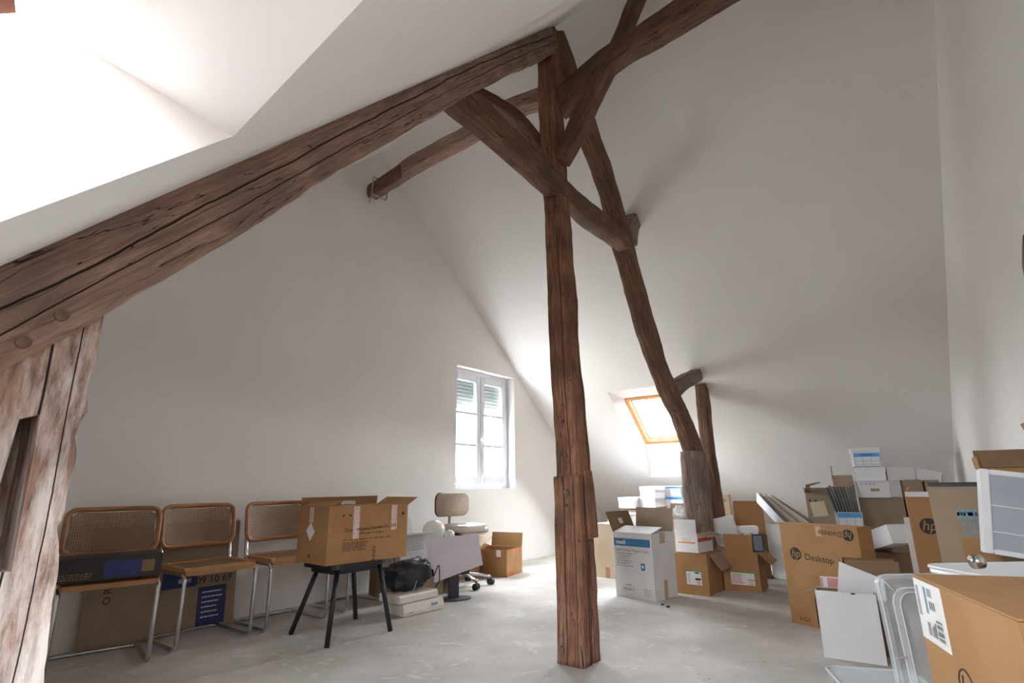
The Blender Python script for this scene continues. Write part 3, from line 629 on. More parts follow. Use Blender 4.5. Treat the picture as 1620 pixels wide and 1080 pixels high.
# flattened carton leaning behind the chairs
d = (.92, .035, .70)
b = carton('large flat grey-brown carton leaning on the wall behind the chairs', (1.72, 4.235, .004), -1, d, 'card_grey', name='flat_carton', rx=-4)
decal(b, d, 'F', .46, .40, .70, .60, 'navy', 'printed_panel'); decal(b, d, 'F', .72, .02, .93, .38, 'navy', 'printed_panel')
decal(b, d, 'F', .75, .52, .87, .60, 'red', 'printed_panel'); text(b, d, 'F', '69 01 60', .83, .45, .07, 'ink', 180)
text(b, d, 'F', 'R', .13, .46, .06, 'ink', 90); text(b, d, 'F', 'O', .13, .38, .06, 'ink', 90); lines(b, d, 'F', .75, .90, .33, .1, 6, 'label', .008)
decal(b, d, 'F', .57, .44, .66, .48, 'label', 'printed_panel')

# ---------------------------------------------------------------- stool and the box on it
r = root('stool', 'low black four-legged seat carrying the big brown box', 'stool', (2.46, 3.31, 0), (0, 0, 0))
def L_(x, y): return (x-2.46, y-3.31)
for (bx_, by_), (tx, ty) in (((2.245, 3.56), (2.36, 3.46)), ((2.20, 3.09), (2.30, 3.17)), ((2.68, 3.07), (2.64, 3.17)), ((2.76, 3.55), (2.64, 3.46))):
    a = L_(bx_, by_); t = L_(tx, ty)
    beam('leg', [(a[0], a[1], 0), (t[0], t[1], .43)], .026, .026, (0, 1, 0), 'black_metal', r, rough=0, step=.2, bev=.3)
bm = bmesh.new()
for k, (sc, z) in enumerate(((1, .435), (1.03, .447), (1, .456))): pass
prism(bm, rrect(.44, .40, .07, 6), .428, .456); obj('seat', bm, 'black', r)
bm = bmesh.new(); prism(bm, rrect(.36, .32, .05, 5), .395, .428); obj('seat_frame', bm, 'black_metal', r)
d = (.628, .40, .357)
b = carton('big brown carton with printed company name, taped, standing on the black stool', (2.527, 3.325, .4575), -5.5, d, 'card', {'F': (2, .05), 'B': (80, .06), 'L': (20, .1), 'R': (150, .10)})
decal(b, d, 'F', .29, .42, .365, 1, 'tape_pink', 'tape_strip'); decal(b, d, 'F', .775, .53, .85, 1, 'tape_pink', 'tape_strip')
decal(b, d, 'L', .36, .72, .50, 1, 'tape_pink', 'tape_strip'); decal(b, d, 'L', .33, .44, .53, .68, 'label', 'shipping_label', rot=45)
text(b, d, 'F', 'Don', .24, .585, .034, 'ink_brown', 0, bold=.0006); text(b, d, 'F', 'Wingwei Stevens Co., Ltd', .585, .60, .030, 'ink_brown', 3, bold=.0006)
lines(b, d, 'F', .37, .75, .51, .49, 1, 'ink_brown', .006); lines(b, d, 'F', .18, .85, .41, .40, 1, 'ink_brown', .005); lines(b, d, 'F', .18, .5, .36, .22, 6, 'ink_brown', .005)
text(b, d, 'F', 'NNN', .565, .13, .04, 'ink', 90); decal(b, d, 'F', .16, .83, .18, .865, 'ink', 'printed_mark'); decal(b, d, 'F', .24, .83, .265, .86, 'ink', 'printed_mark')
decal(b, d, 'F', .92, .80, .95, .86, 'ink', 'printed_mark'); decal(b, d, 'L', .42, .1, .47, .16, 'ink', 'printed_mark')
box('note', (.0, .195, .36), (.12, .199, .41), 'label', b)

# ---------------------------------------------------------------- heap by the office chair
def scanner():
    r = root('printer', 'cream flat desktop printer on the floor under a second slim unit', 'printer', (3.19, 3.40, 0), (0, 0, -5))
    bm = bmesh.new(); prism(bm, [(-.14, .004), (-.145, .03), (-.13, .085), (.14, .085), (.14, .004)], -.195, .195, lambda x, y, z: (z, x, y)); obj('housing', bm, 'cream_plastic', r)
    box('base', (-.19, -.13, 0), (.19, .135, .004), 'grey_dark', r); box('control_panel', (.07, -.146, .045), (.125, -.139, .062), 'teal', r); box('badge', (-.14, -.146, .02), (-.11, -.142, .03), 'tape', r)
    r2 = root('printer', 'slim cream paper unit stacked on the floor printer', 'printer', (3.165, 3.42, .0865), (0, 0, -2))
    bm = bmesh.new(); prism(bm, [(-.125, .004), (-.125, .045), (-.11, .058), (.12, .058), (.12, .004)], -.20, .19, lambda x, y, z: (z, x, y)); obj('housing', bm, 'cream_plastic', r2)
    box('base', (-.195, -.12, 0), (.185, .12, .004), 'grey_dark', r2)
scanner()
def bag():
    bm = bmesh.new(); bmesh.ops.create_icosphere(bm, subdivisions=4, radius=1)
    for v in bm.verts:
        c = v.co.copy(); n = noise.noise(c*2.2)*.22 + noise.noise(c*5)*.14 + noise.noise(c*11)*.05
        sq = Vector([math.copysign(abs(a)**.7, a) for a in c]); v.co = Vector((sq.x*.185, sq.y*.11, sq.z*.105))*(1+n)
        v.co.z = max(v.co.z, -.11)
    o = obj('case', bm, 'black', None, True); r = root('bag', 'crumpled black bag lying on the slim cream unit', 'bag', (3.20, 3.47, .262), (0, -8, -10)); o.parent = r
    tube('strap', rounded([(.17, -.10, -.05), (.21, -.13, .05), (.2, -.13, -.10), (.14, -.15, -.12)], .05), .005, 'black', r, 6)
    tube('cable', rounded([(-.05, -.12, -.11), (-.02, -.15, -.02), (-.07, -.15, -.11)], .03), .004, 'teal', r, 6)
bag()
d = (.34, .28, .26); b = carton('white carton with dense print above the black bag', (3.475, 3.80, .27), -6, d, 'white_card', {'F': (175, .02), 'B': 100}, rx=-4)
lines(b, d, 'F', .2, .8, .93, .5, 8, 'ink_grey', .005); text(b, d, 'F', 'STEVENS ELVES', .5, .09, .033, 'ink', 0, bold=.0008)
d = (.36, .30, .255); carton('plain grey-brown carton under the white printed carton', (3.49, 3.86, 0), -6, d, 'card_grey')
b = carton('small open brown carton behind the white printed carton', (3.47, 4.13, 0), -12, (.17, .12, .62), 'card_dark', {'F': (150, .08), 'R': (140, .1)}, name='cardboard_box', ry=0)
# flat screen covered by a lilac sheet
r = root('monitor', 'flat screen on a dark stand, covered by a pale lilac sheet', 'monitor', (3.68, 3.42, 0), (0, 0, -33))
bm = bmesh.new(); prism(bm, [(.15*math.cos(a), .10*math.sin(a)) for a in [k*math.pi/12 for k in range(24)]], 0, .014); obj('base', bm, 'grey_dark', r)
box('stand', (-.05, -.02, .014), (.04, .03, .30), 'purple_black', r, .006)
box('screen', (-.20, -.03, .20), (.13, .0, .50), 'black', r, .004)
bm = bmesh.new(); sh = [(-.27, .50), (.20, .53), (.245, .27), (-.185, .15), (-.19, .25), (-.235, .28)]
prism(bm, sh, -.045, -.041, lambda x, y, z: (x, z, y)); obj('cover_sheet', bm, 'lilac', r)
d = (.24, .20, .28); b = carton('small buff carton behind the monitor stand', (3.87, 3.92, 0), -8, d, 'card_pale'); text(b, d, 'F', '730', .5, .5, .09, 'tape')
def globe(x, y, z, rad, label):
    bm = bmesh.new(); bmesh.ops.create_uvsphere(bm, u_segments=28, v_segments=16, radius=rad); bmesh.ops.scale(bm, vec=(1.1, 1, .92), verts=bm.verts)
    bmesh.ops.delete(bm, geom=[v for v in bm.verts if v.co.z < -rad*.75], context='VERTS')
    r = root('lamp_globe', label, 'lamp shade', (x, y, z)); obj('shade', bm, 'globe', r, True)
    tube('collar_ring', [(rad*.55*math.cos(a), rad*.5*math.sin(a), -rad*.72) for a in [k*math.pi/10 for k in range(20)]], .006, 'white_plastic', r, 6, True)
globe(3.72, 3.72, .545, .10, 'translucent white globe behind the lilac sheet')
d = (.18, .18, .44); carton('plain grey carton holding the white globe', (3.74, 3.78, 0), -6, d, 'card_grey')
globe(3.86, 3.66, .50, .05, 'small white globe next to the larger one'); carton('narrow grey carton under the small white globe', (3.90, 3.69, 0), -6, (.10, .10, .455), 'card_grey')

# office chair
def office_chair(x, y, yaw):
    r = root('office_chair', 'taupe armless office chair on castors under the window', 'chair', (x, y, 0), (0, 0, yaw))
    for k in range(5):
        a = R(72*k - 30); e = Vector((.27*math.cos(a), .27*math.sin(a), 0))
        arm = beam('leg', [(0, 0, .115), (e.x*.5, e.y*.5, .10), (e.x, e.y, .075)], .022, .04, (-math.sin(a), math.cos(a), 0), 'chrome', r, rough=0, step=.2, bev=.3)
        t = Vector((-math.sin(a+.6), math.cos(a+.6), 0)); bm = bmesh.new()
        for s in (-1, 1):
            c0 = e + t*(s*.010) + Vector((0, 0, .03)); c1 = e + t*(s*.028) + Vector((0, 0, .03)); add_tube(bm, [c0, c1], .03, 14)
        add_tube(bm, [e+Vector((0, 0, .03)), e+Vector((0, 0, .075))], .007, 8); obj('castor', bm, 'black', r, True)
    tube('column', [(0, 0, .10), (0, 0, .30), (0, 0, .30), (0, 0, .47)], [.026, .026, .016, .016], 'black', r, 12)
    box('mechanism', (-.09, -.07, .455), (.09, .09, .50), 'black', r, .01)
    tube('lever', [(-.08, 0, .47), (-.19, -.02, .465)], .007, 'black', r, 6); tube('lever_knob', [(-.18, -.02, .465), (-.22, -.024, .465)], .016, 'black', r, 8)
    bm = bmesh.new(); pr = rrect(.43, .41, .13, 8); lv = ((.94, .50), (1.0, .515), (1.0, .545), (.96, .562), (.80, .572)); rings = []
    for sc, z in lv: rings.append([bm.verts.new((a*sc, b*sc, z - (.03 if b*sc < -.15 else 0)*((-b*sc-.15)/.06 if b*sc < -.15 else 0))) for a, b in pr])
    for A, B in zip(rings, rings[1:]):
        for k in range(len(pr)): bm.faces.new((A[k], A[(k+1) % len(pr)], B[(k+1) % len(pr)], B[k]))
    bm.faces.new(rings[0][::-1]); bm.faces.new(rings[-1]); s = obj('seat', bm, 'vinyl', r, True)
    bm = bmesh.new(); prism(bm, rrect(.43, .41, .13, 8), .498, .507); obj('seat_shell', bm, 'black', s)
    beam('back_bracket', [(0, .05, .48), (0, .22, .50), (0, .25, .60), (0, .235, .70)], .035, .012, (1, 0, 0), 'taupe', r, rough=0, step=.05)
    bm = bmesh.new(); pr = rrect(.40, .235, .075, 7); rings = []
    for sc, yy in ((.97, .045), (1, .03), (1, .0), (.93, -.014)): rings.append([bm.verts.new((a*sc, .205 + yy - .03*(a/.2)**2, .755 + b*sc)) for a, b in pr])
    for A, B in zip(rings, rings[1:]):
        for k in range(len(pr)): bm.faces.new((A[k], A[(k+1) % len(pr)], B[(k+1) % len(pr)], B[k]))
    bm.faces.new(rings[0][::-1]); bm.faces.new(rings[-1]); bk = obj('backrest', bm, 'taupe', r, True)
    bm = bmesh.new(); prism(bm, rrect(.405, .24, .076, 7), .245, .258, lambda a, b, c: (a, c-.03*(a/.2)**2, .755+b)); obj('backrest_shell', bm, 'black', bk)
office_chair(4.20, 3.78, -10)

# cartons beneath the window
d = (.40, .364, .267); b = carton('brown carton with red print, nearest of the pair beneath the window', (4.96, 3.944, 0), -80.5, d, 'card', {'L': (165, .1), 'B': (100, .15)})
for k in range(3): decal(b, d, 'R', .28+.26*k, .84, .36+.26*k, .97, 'red', 'printed_mark')
lines(b, d, 'R', .1, .5, .12, .05, 2, 'red', .012); decal(b, d, 'F', .68, .74, .82, 1, 'label', 'shipping_label'); decal(b, d, 'F', .72, .66, .78, .70, 'red', 'printed_mark')
d = (.38, .26, .30); b = carton('open brown carton with raised flaps behind the office chair', (4.50, 4.13, 0), -12, d, 'card', {'F': (60, .13), 'B': (115, .14), 'R': (150, .2), 'L': (110, .12)}, fm='card_pale'); text(b, d, 'F', 'TIKUI', .4, .82, .06, 'ink_brown'); decal(b, d, 'F', .5, .62, .62, .70, 'label', 'shipping_label')

# ---------------------------------------------------------------- boxes round the right foot of the truss
d = (.383, .371, .524); b = carton('tall white carton with a blue stripe, raised brown flaps', (4.733, 2.115, 0), -97.7, d, 'white_card', {'F': (12, .20), 'B': (98, .20, {'m': 'card_grey'}), 'L': (112, .185, {'m': 'card_dark'}), 'R': (-80, .17)})
decal(b, d, 'F', .01, .795, .955, .915, 'blue', 'blue_stripe'); text(b, d, 'F', 'medi', .20, .855, .05, 'label', 0, bold=.0015, off=.004); text(b, d, 'F', 'line', .40, .853, .042, 'sky_blue', 0, off=.004)
text(b, d, 'F', '3000 White Plastic Cups', .47, .73, .033, 'ink_grey', 0, bold=.0006); lines(b, d, 'F', .07, .5, .68, .49, 6, 'ink_grey', .008)
decal(b, d, 'F', .69, .44, .79, .545, 'blue', 'cup_symbol'); decal(b, d, 'F', .715, .475, .765, .52, 'label', 'cup_symbol', off=.0015); text(b, d, 'F', '730340-7', .33, .135, .03, 'ink_grey', 0, bold=.0008); decal(b, d, 'F', .26, .19, .42, .21, 'tape', 'printed_mark'); lines(b, d, 'F', .73, .93, .16, .07, 5, 'ink_grey', .004)
decal(b, d, 'R', .40, 0, .56, .28, 'tape', 'tape_strip'); decal(b, d, 'R', .36, .84, .60, 1, 'tape', 'tape_strip')
bm = bmesh.new(); Dv = Vector((math.cos(R(112)), 0, math.sin(R(112)))); prism(bm, [(-.03, .07), (.03, .07), (.035, .12), (-.025, .12)], 0, .001, lambda x, y, z: Vector((-.1915, 0, .525)) + Vector((0, -1, 0))*x + Dv*y + Vector((Dv.z, 0, -Dv.x))*(z+.0005)); obj('sticker', bm, 'label', b)
d = (.30, .30, .525); b = carton('pale carton with faint print just behind the king post', (5.50, 2.80, 0), -97, d, 'card_pale'); lines(b, d, 'F', .15, .6, .65, .3, 9, 'tape', .008); decal(b, d, 'F', .45, 0, .62, .2, 'card', 'tape_strip')
d = (.30, .45, .331); b = carton('brown carton with a white label, under the orange-striped white carton', (5.21, 1.80, 0), -91, d, 'card', {'F': 1, 'B': 1, 'R': (232, .16, {'m': 'card_grey', 'width': .30})})
decal(b, d, 'F', .36, .25, .80, .58, 'label', 'shipping_label'); decal(b, d, 'F', .30, .57, .84, .61, 'green', 'printed_band'); decal(b, d, 'F', .62, .37, .78, .42, 'ink', 'printed_mark', off=.0015); decal(b, d, 'F', .62, .53, .74, .56, 'ink', 'printed_mark', off=.0015); lines(b, d, 'F', .66, .79, .34, .28, 3, 'red', .006); lines(b, d, 'F', .40, .50, .52, .30, 7, 'ink_grey', .005)
d = (.215, .30, .165); b = carton('white carton with orange and red stripes, its front flap raised', (5.155, 1.81, .342), -97, d, 'white_card', {'F': (90, .115, {'m': 'white_card'}), 'B': (88, .12, {'m': 'card_dark'}), 'R': (195, .11, {'m': 'card_grey'}), 'L': (85, .12)})
decal(b, d, 'F', .14, .47, .90, .54, 'orange', 'orange_stripe'); decal(b, d, 'R', .02, .55, .95, .74, 'red', 'red_stripe'); lines(b, d, 'F', .3, .8, .70, .60, 2, 'orange', .004)
carton('open pale-brown carton with a lifted lid, behind the orange-striped one', (5.50, 2.06, .0), -95, (.26, .22, .62), 'card_grey', {'F': (25, .16), 'L': (120, .10), 'B': (80, .12)})
d = (.308, .323, .335); b = carton('brown carton with a white and red label, front flap standing up', (5.52, 1.488, 0), -87, d, 'card', {'F': (90, .148, {'width': .25}), 'R': (222, .14), 'L': (170, .12, {'m': 'card_dark'})})
decal(b, d, 'F', .20, .17, .85, .47, 'label', 'shipping_label'); decal(b, d, 'F', .18, .465, .86, .50, 'green', 'printed_band'); lines(b, d, 'F', .22, .56, .42, .22, 6, 'pink', .008); decal(b, d, 'F', .66, .29, .84, .32, 'pink', 'printed_mark', off=.0015); lines(b, d, 'F', .68, .83, .25, .20, 2, 'pink', .008)
r = root('tablet', 'dark-framed grey screen propped at the corner of the labelled carton', 'tablet', (5.40, 1.315, .338), (0, 0, -87)); box('case', (-.045, -.006, 0), (.045, .006, .15), 'black', r, .003); box('screen', (-.036, -.0085, .012), (.036, -.006, .138), 'screen', r)
# white binders standing in the brown carton
for k in range(4):
    r = root('binder', ('white ring binder, foremost of the leaning row', 'white ring binder, second of the leaning row', 'white ring binder, third of the leaning row', 'white ring binder, hindmost of the leaning row')[k], 'binder', (5.62+.045*k, 1.62+.012*k, .345), (0, -14, -87), 'white ring binders')
    bm = bmesh.new()
    for a, b_ in (((-.11, -.016, 0), (.11, -.013, .27)), ((-.11, .013, 0), (.11, .016, .27)), ((-.113, -.016, 0), (-.11, .016, .27))): add_box(bm, *a, *b_)
    obj('cover', bm, 'white_card', r); box('pages', (-.105, -.012, .008), (.095, .012, .262), 'paper', r)
# polystyrene packing pieces
r = root('foam_block', 'white polystyrene packing block lying on the labelled carton', 'packing foam', (5.50, 1.40, .40), (0, 0, -50)); bm = bmesh.new()
for a, b_ in (((-.11, -.04, .09), (.07, .04, .15)), ((-.08, -.05, .0), (-.02, .05, .10)), ((-.0, -.06, .04), (.05, .06, .11)), ((.02, -.04, 0), (.07, .04, .05))): add_box(bm, *a, *b_, .008)
obj('foam', bm, 'foam', r)
# brown open box and white chest further back
carton('open brown carton behind the white binders', (6.31, 1.60, .42), -75, (.29, .28, .28), 'card', {'B': (92, .04), 'F': (95, .02)})
carton('plain brown carton under the open one behind the binders', (6.31, 1.60, 0), -75, (.30, .30, .412), 'card_dark')
d = (.42, .35, .50); r = root('storage_chest', 'white storage chest with a projecting ledge beside the tall desktop carton', 'chest', (6.35, 1.27, 0), (0, 0, -95))
bm = bmesh.new(); add_box(bm, -.13, -.14, 0, .13, .14, .30, .01); obj('body', bm, 'white_plastic', r); box('rim', (-.14, -.155, .30), (.14, .15, .325), 'white_plastic', r, .006); box('upper_panel', (-.13, -.13, .325), (.13, -.11, .52), 'white_plastic', r, .004)
# stack of white archive boxes under the roof window
def archive(label, pos, yaw, d, group='white archive boxes', marks=True, lid=True):
    w, dd, h = d; r = root('archive_box', label, 'box', pos, (0, 0, yaw), group)
    box('body', (-w/2, -dd/2, 0), (w/2, dd/2, h-(.045 if lid else 0)), 'white_card', r, .002)
    if lid:
        bm = bmesh.new(); add_box(bm, -w/2-.006, -dd/2-.006, h-.05, w/2+.006, dd/2+.006, h, .002); obj('lid', bm, 'white_card', r)
    if marks:
        top = (h-.05)/h-.02 if lid else .97
        decal(r, d, 'F', .03, top-.2, .97, top, 'sky_blue', 'blue_band'); decal(r, d, 'F', .03, .08, .97, .10, 'sky_blue', 'printed_rule'); decal(r, d, 'F', .03, .28, .97, .295, 'sky_blue', 'printed_rule')
        for u in (.03, .33, .64, .955): decal(r, d, 'F', u, .08, u+.012, top-.2, 'blue', 'printed_rule')
        decal(r, d, 'F', .28, top-.15, .72, top-.05, 'blue', 'printed_title', off=.0015)
    return r
archive('white archive box with blue label, upper of the two under the roof window', (7.16, 2.62, .775), -112, (.30, .34, .125), lid=False)
archive('white archive box with blue label, lower of the two under the roof window', (7.17, 2.63, .60), -108, (.30, .34, .172), lid=False)
archive('plain white lidded box on top of the row under the roof window', (7.05, 2.93, .75), -108, (.26, .32, .15), marks=False)
archive('plain white box beneath the lidded one under the roof window', (7.07, 2.95, .60), -108, (.28, .34, .148), marks=False, lid=False)
archive('plain white box at the window end of the row', (7.02, 3.24, .62), -104, (.26, .32, .14), marks=False)
carton('brown carton under the white archive boxes', (7.12, 2.68, 0), -105, (.36, .36, .598), 'card_grey'); carton('brown carton under the plain white boxes', (7.05, 3.14, 0), -103, (.46, .34, .598), 'card_grey')
def basket():
    r = root('crate', 'white slatted plastic crate behind the raised brown flaps', 'crate', (5.95, 2.86, 0), (0, 0, -98)); w, dd, h = .30, .28, .60
    bm = bmesh.new()
    add_box(bm, -w/2, -dd/2, 0, w/2, dd/2, .02)
    for s in range(13):
        x = -w/2+.01+(w-.02)*s/12
        for yy in (-dd/2, dd/2-.008): add_box(bm, x-.006, yy, .02, x+.006, yy+.008, h)
        y = -dd/2+.01+(dd-.02)*s/12
        for xx in (-w/2, w/2-.008): add_box(bm, xx, y-.006, .02, xx+.008, y+.006, h)
    o = obj('slats', bm, 'white_plastic', r); o['kind'] = 'stuff'
    for n_, z in (('rim', h), ('rim', h*.5)):
        tube(n_, [(a, b_, z) for a, b_ in rrect(w+.01, dd+.01, .03, 4)], .012, 'white_plastic', r, 8, True)
basket()
b = carton('small grey electric box behind the dark strut', (6.75, 1.98, .0), -80, (.16, .14, .80), 'card_pale', name='tall_carton'); decal(b, (.16, .14, .80), 'F', .6, .9, .75, .94, 'green', 'printed_mark')

# crumpled things between post and cartons
def crumple(name, label, cat, pos, s, m, seed):
    bm = bmesh.new(); bmesh.ops.create_icosphere(bm, subdivisions=4, radius=1)
    for v in bm.verts:
        c = v.co.copy(); n = noise.noise(c*2.3+Vector((seed, 0, 0)))*.3 + noise.noise(c*6+Vector((0, seed, 0)))*.16; v.co = Vector((c.x*s[0], c.y*s[1], c.z*s[2]))*(1+n)
    zmin = min(v.co.z for v in bm.verts)
    for v in bm.verts: v.co.z = max(v.co.z-zmin, 0.0)
    o = obj(name, bm, m, None, False); o.location = pos; tag(o, label, cat); return o
crumple('paper_wrapping', 'crumpled grey paper at the foot of the squat post', 'paper', (5.74, 1.80, .36), (.12, .10, .08), 'card_grey', 3)
carton('dark brown carton under the crumpled grey paper', (5.76, 1.82, 0), -88, (.18, .18, .355), 'card_dark')
crumple('plastic_wrapping', 'scrunched white wrapping poking out behind the striped carton', 'wrapping', (5.36, 2.0, .625), (.06, .05, .05), 'tapeclear', 5)

# ---------------------------------------------------------------- tall desktop carton and what stands in front of it
d = (.56, .15, .651); b = carton('tall brown desktop-computer carton standing on the floor', (4.378, .635, 0), -115.9, d, 'card', {'L': (178, .05), 'F': 1, 'B': 1})
hp_logo(b, d, 'F', .18, .70, .042); text(b, d, 'F', 'Desktop', .485, .675, .060, 'ink', -2, name='lettering'); hp_logo(b, d, 'F', .885, .93, .036, 180)
text(b, d, 'F', 'Desktop', .665, .935, .047, 'ink', 180); text(b, d, 'F', 'A-G7', .19, .06, .038, 'ink'); decal(b, d, 'F', .49, .90, .56, 1, 'tape', 'tape_strip')
# white mailer box, open upwards
d = (.292, .12, .345); b = carton('open white mailer box standing on edge, red sheet showing inside', (3.76, .482, 0), -86.1, d, 'white_card', {'L': (200, .08, {'m': 'card_dark'})}, th=.004)
lining(b, d, 'card_dark')
box('back_flap', (-.12, .05, .345), (.146, .055, .405), 'white_card', b); box('red_print', (-.085, .046, .35), (.146, .0495, .40), 'pink', b); box('red_print', (-.118, .046, .35), (-.108, .0495, .40), 'pink', b)
bm = bmesh.new(); prism(bm, rrect(.11, .17, .05, 5), 0, .004, lambda x, y, z: (-.155+.4*z, .0+x, .22+y)); o = obj('tuck_flap', bm, 'card_dark', b)
bm = bmesh.new(); prism(bm, [(.012*math.cos(a), .009*math.sin(a)) for a in [k*math.pi/8 for k in range(8, 17)]], 0, .0015, lambda x, y, z: (.04+x, -.0605-z, .345+y)); obj('thumb_notch', bm, 'ink', b)
r = root('paper_sheet', 'stiff white sheet sticking up out of the open mailer box', 'paper', (3.80, .43, .30), (8, 0, -80)); bm = bmesh.new()
prism(bm, [(-.10, 0), (.14, 0), (.14, .115), (-.065, .20)], 0, .002, lambda x, y, z: (x, z, y)); obj('sheet', bm, 'paper', r)
d = (.27, .18, .44); carton('open brown carton behind the white mailer box', (3.97, .36, 0), -80, d, 'card_dark', {'F': (96, .06, {'m': 'card_dark'}), 'B': (92, .05), 'L': (110, .09)})
# clear box lid standing upright and clear tub on the floor
def clear_lid():
    r = root('box_lid', 'large clear plastic box lid standing upright beside the foreground carton', 'lid', (2.79, .10, .0), (-4, 0, -52)); w, h = .30, .583
    def ringm(bm, w0, h0, r0, w1, h1, r1, y0, y1, zc):
        A = [bm.verts.new((a, y0, zc+b_)) for a, b_ in rrect(w0, h0, r0, 6)]; B = [bm.verts.new((a, y1, zc+b_)) for a, b_ in rrect(w1, h1, r1, 6)]
        for k in range(len(A)): bm.faces.new((A[k], A[(k+1) % len(A)], B[(k+1) % len(A)], B[k]))
        return B
    bm = bmesh.new(); zc = h/2
    ringm(bm, w, h, .04, w, h, .04, .0, -.025, zc); ringm(bm, w, h, .04, w-.03, h-.03, .035, -.025, -.027, zc); ringm(bm, w-.03, h-.03, .035, w-.10, h-.10, .06, -.027, -.012, zc)
    ringm(bm, w-.10, h-.10, .06, w-.12, h-.12, .055, -.012, -.030, zc); B = ringm(bm, w-.12, h-.12, .055, w-.18, h-.18, .03, -.030, -.026, zc); bm.faces.new(B)
    obj('panel', bm, 'clear', r, False)
    for k, (w0, h0, r0, y) in enumerate(((w, h, .04, -.024), (w-.10, h-.10, .06, -.014), (w-.13, h-.13, .05, -.031))):
        tube('rib', [(a, y, zc+b_) for a, b_ in rrect(w0, h0, r0, 6)], .0035, 'frosted', r, 6, True)
    for sx, sz in ((-1, 1), (1, 1), (-1, -1), (1, -1)): tube('corner_rib', [(sx*(w/2-.02), -.026, zc+sz*(h/2-.02)), (sx*(w/2-.065), -.02, zc+sz*(h/2-.065))], .003, 'frosted', r, 6)
    tube('rib', [(-w/2+.005, -.024, zc), (-w/2+.05, -.02, zc)], .003, 'frosted', r, 6)
clear_lid()
def clear_tub(label, pos, yaw, w, dd, h, m='clear', name='storage_tub'):
    r = root(name, label, 'storage box', pos, (0, 0, yaw)); bm = bmesh.new(); t = .8; pr = rrect(1, 1, .12, 5); rings = []
    for sc, z in ((.86, 0), (.9, .01), (1, h), (1.06, h), (1.06, h-.02)): rings.append([bm.verts.new((a*w*sc, b_*dd*sc, z)) for a, b_ in pr])
    for A, B in zip(rings, rings[1:]):
        for k in range(len(pr)): bm.faces.new((A[k], A[(k+1) % len(pr)], B[(k+1) % len(pr)], B[k]))
    bm.faces.new(rings[0]); obj('wall', bm, m, r, True)
    tube('rim', [(a*w*1.06, b_*dd*1.06, h) for a, b_ in pr], .006, 'frosted' if m == 'clear' else m, r, 6, True); return r
clear_tub('clear plastic tub on the floor in front of the white mailer box', (3.02, .30, 0), -68, .34, .34, .11)
# foreground carton
d = (.55, .42, .685); b = carton('large brown carton in the right foreground with a white shipping label', (1.798, -.205, 0), -161.7, d, 'card', {'F': (.5, .208), 'B': (.5, .208)}, fm='card')
decal(b, d, 'F', 0, .775, .33, .995, 'label', 'shipping_label')
bm = bmesh.new()
def bar(u0, u1, v0, v1): 
    o_, U_, V_, N_, fw, fh = face_frame(d, 'F'); o_, U_, V_, N_ = map(Vector, (o_, U_, V_, N_)); bm.faces.new([bm.verts.new(o_ + U_*a*fw + V_*b_*fh + N_*.002) for a, b_ in ((u0, v0), (u1, v0), (u1, v1), (u0, v1))])
for k in range(16):
    if k % 5 != 3: bar(.22, .29, .80+.0045*k, .8022+.0045*k*1.0+(.0008 if k % 3 else .0))
for k in range(12): bar(.10, .14, .80+.004*k, .802+.004*k)
for k in range(3): bar(.155+.02*k, .165+.02*k, .80, .835+.01*k)
for k in range(3): bar(.17+.025*k, .18+.025*k, .90, .93)
bo = obj('barcode', bm, 'ink', b); bo['kind'] = 'stuff'
decal(b, d, 'F', .12, .88, .145, .975, 'teal', 'barcode', off=.001); decal(b, d, 'F', .165, .945, .215, .975, 'ink_grey', 'printed_mark', off=.001); decal(b, d, 'F', .02, .86, .05, .97, 'ink_grey', 'printed_mark', off=.001)
o_, U_, V_, N_, fw, fh = face_frame(d, 'F'); o_, U_, V_, N_ = map(Vector, (o_, U_, V_, N_))
tube('logo_ring', [o_ + U_*(.43*fw + .042*math.cos(a)) + V_*(.69*fh + .042*math.sin(a)) + N_*.0005 for a in [k*math.pi/16 for k in range(32)]], .002, 'ink', b, 6, True)
text(b, d, 'F', 'hp', .43, .692, .066, 'ink', 0, .28, off=.002)
# ---------------------------------------------------------------- right-hand stack
d = (.30, .198, .846); b = carton('tall brown computer carton beside the one with faded blue print', (4.312, -.013, 0), -88, d, 'card', {'F': (100, .03, {'m': 'white_card'}), 'L': (60, .06, {'m': 'red'})})
hp_logo(b, d, 'F', .30, .80, .046); decal(b, d, 'F', .20, .40, .65, .50, 'cream', 'paper_label')
d = (.225, .247, .92); b = carton('tall brown carton with faded blue print and a dark open rim', (3.529, -.10, 0), -90, d, 'card_grey', {'F': (175, .02, {'m': 'black'}), 'B': (92, .012, {'m': 'black'})})
lines(b, d, 'F', .42, 1.05, .865, .85, 2, 'teal', .03); lines(b, d, 'F', .46, .95, .81, .805, 1, 'teal', .02); lines(b, d, 'F', .46, .85, .77, .765, 1, 'teal', .016); decal(b, d, 'F', .40, .45, .99, .74, 'card', 'pale_patch')

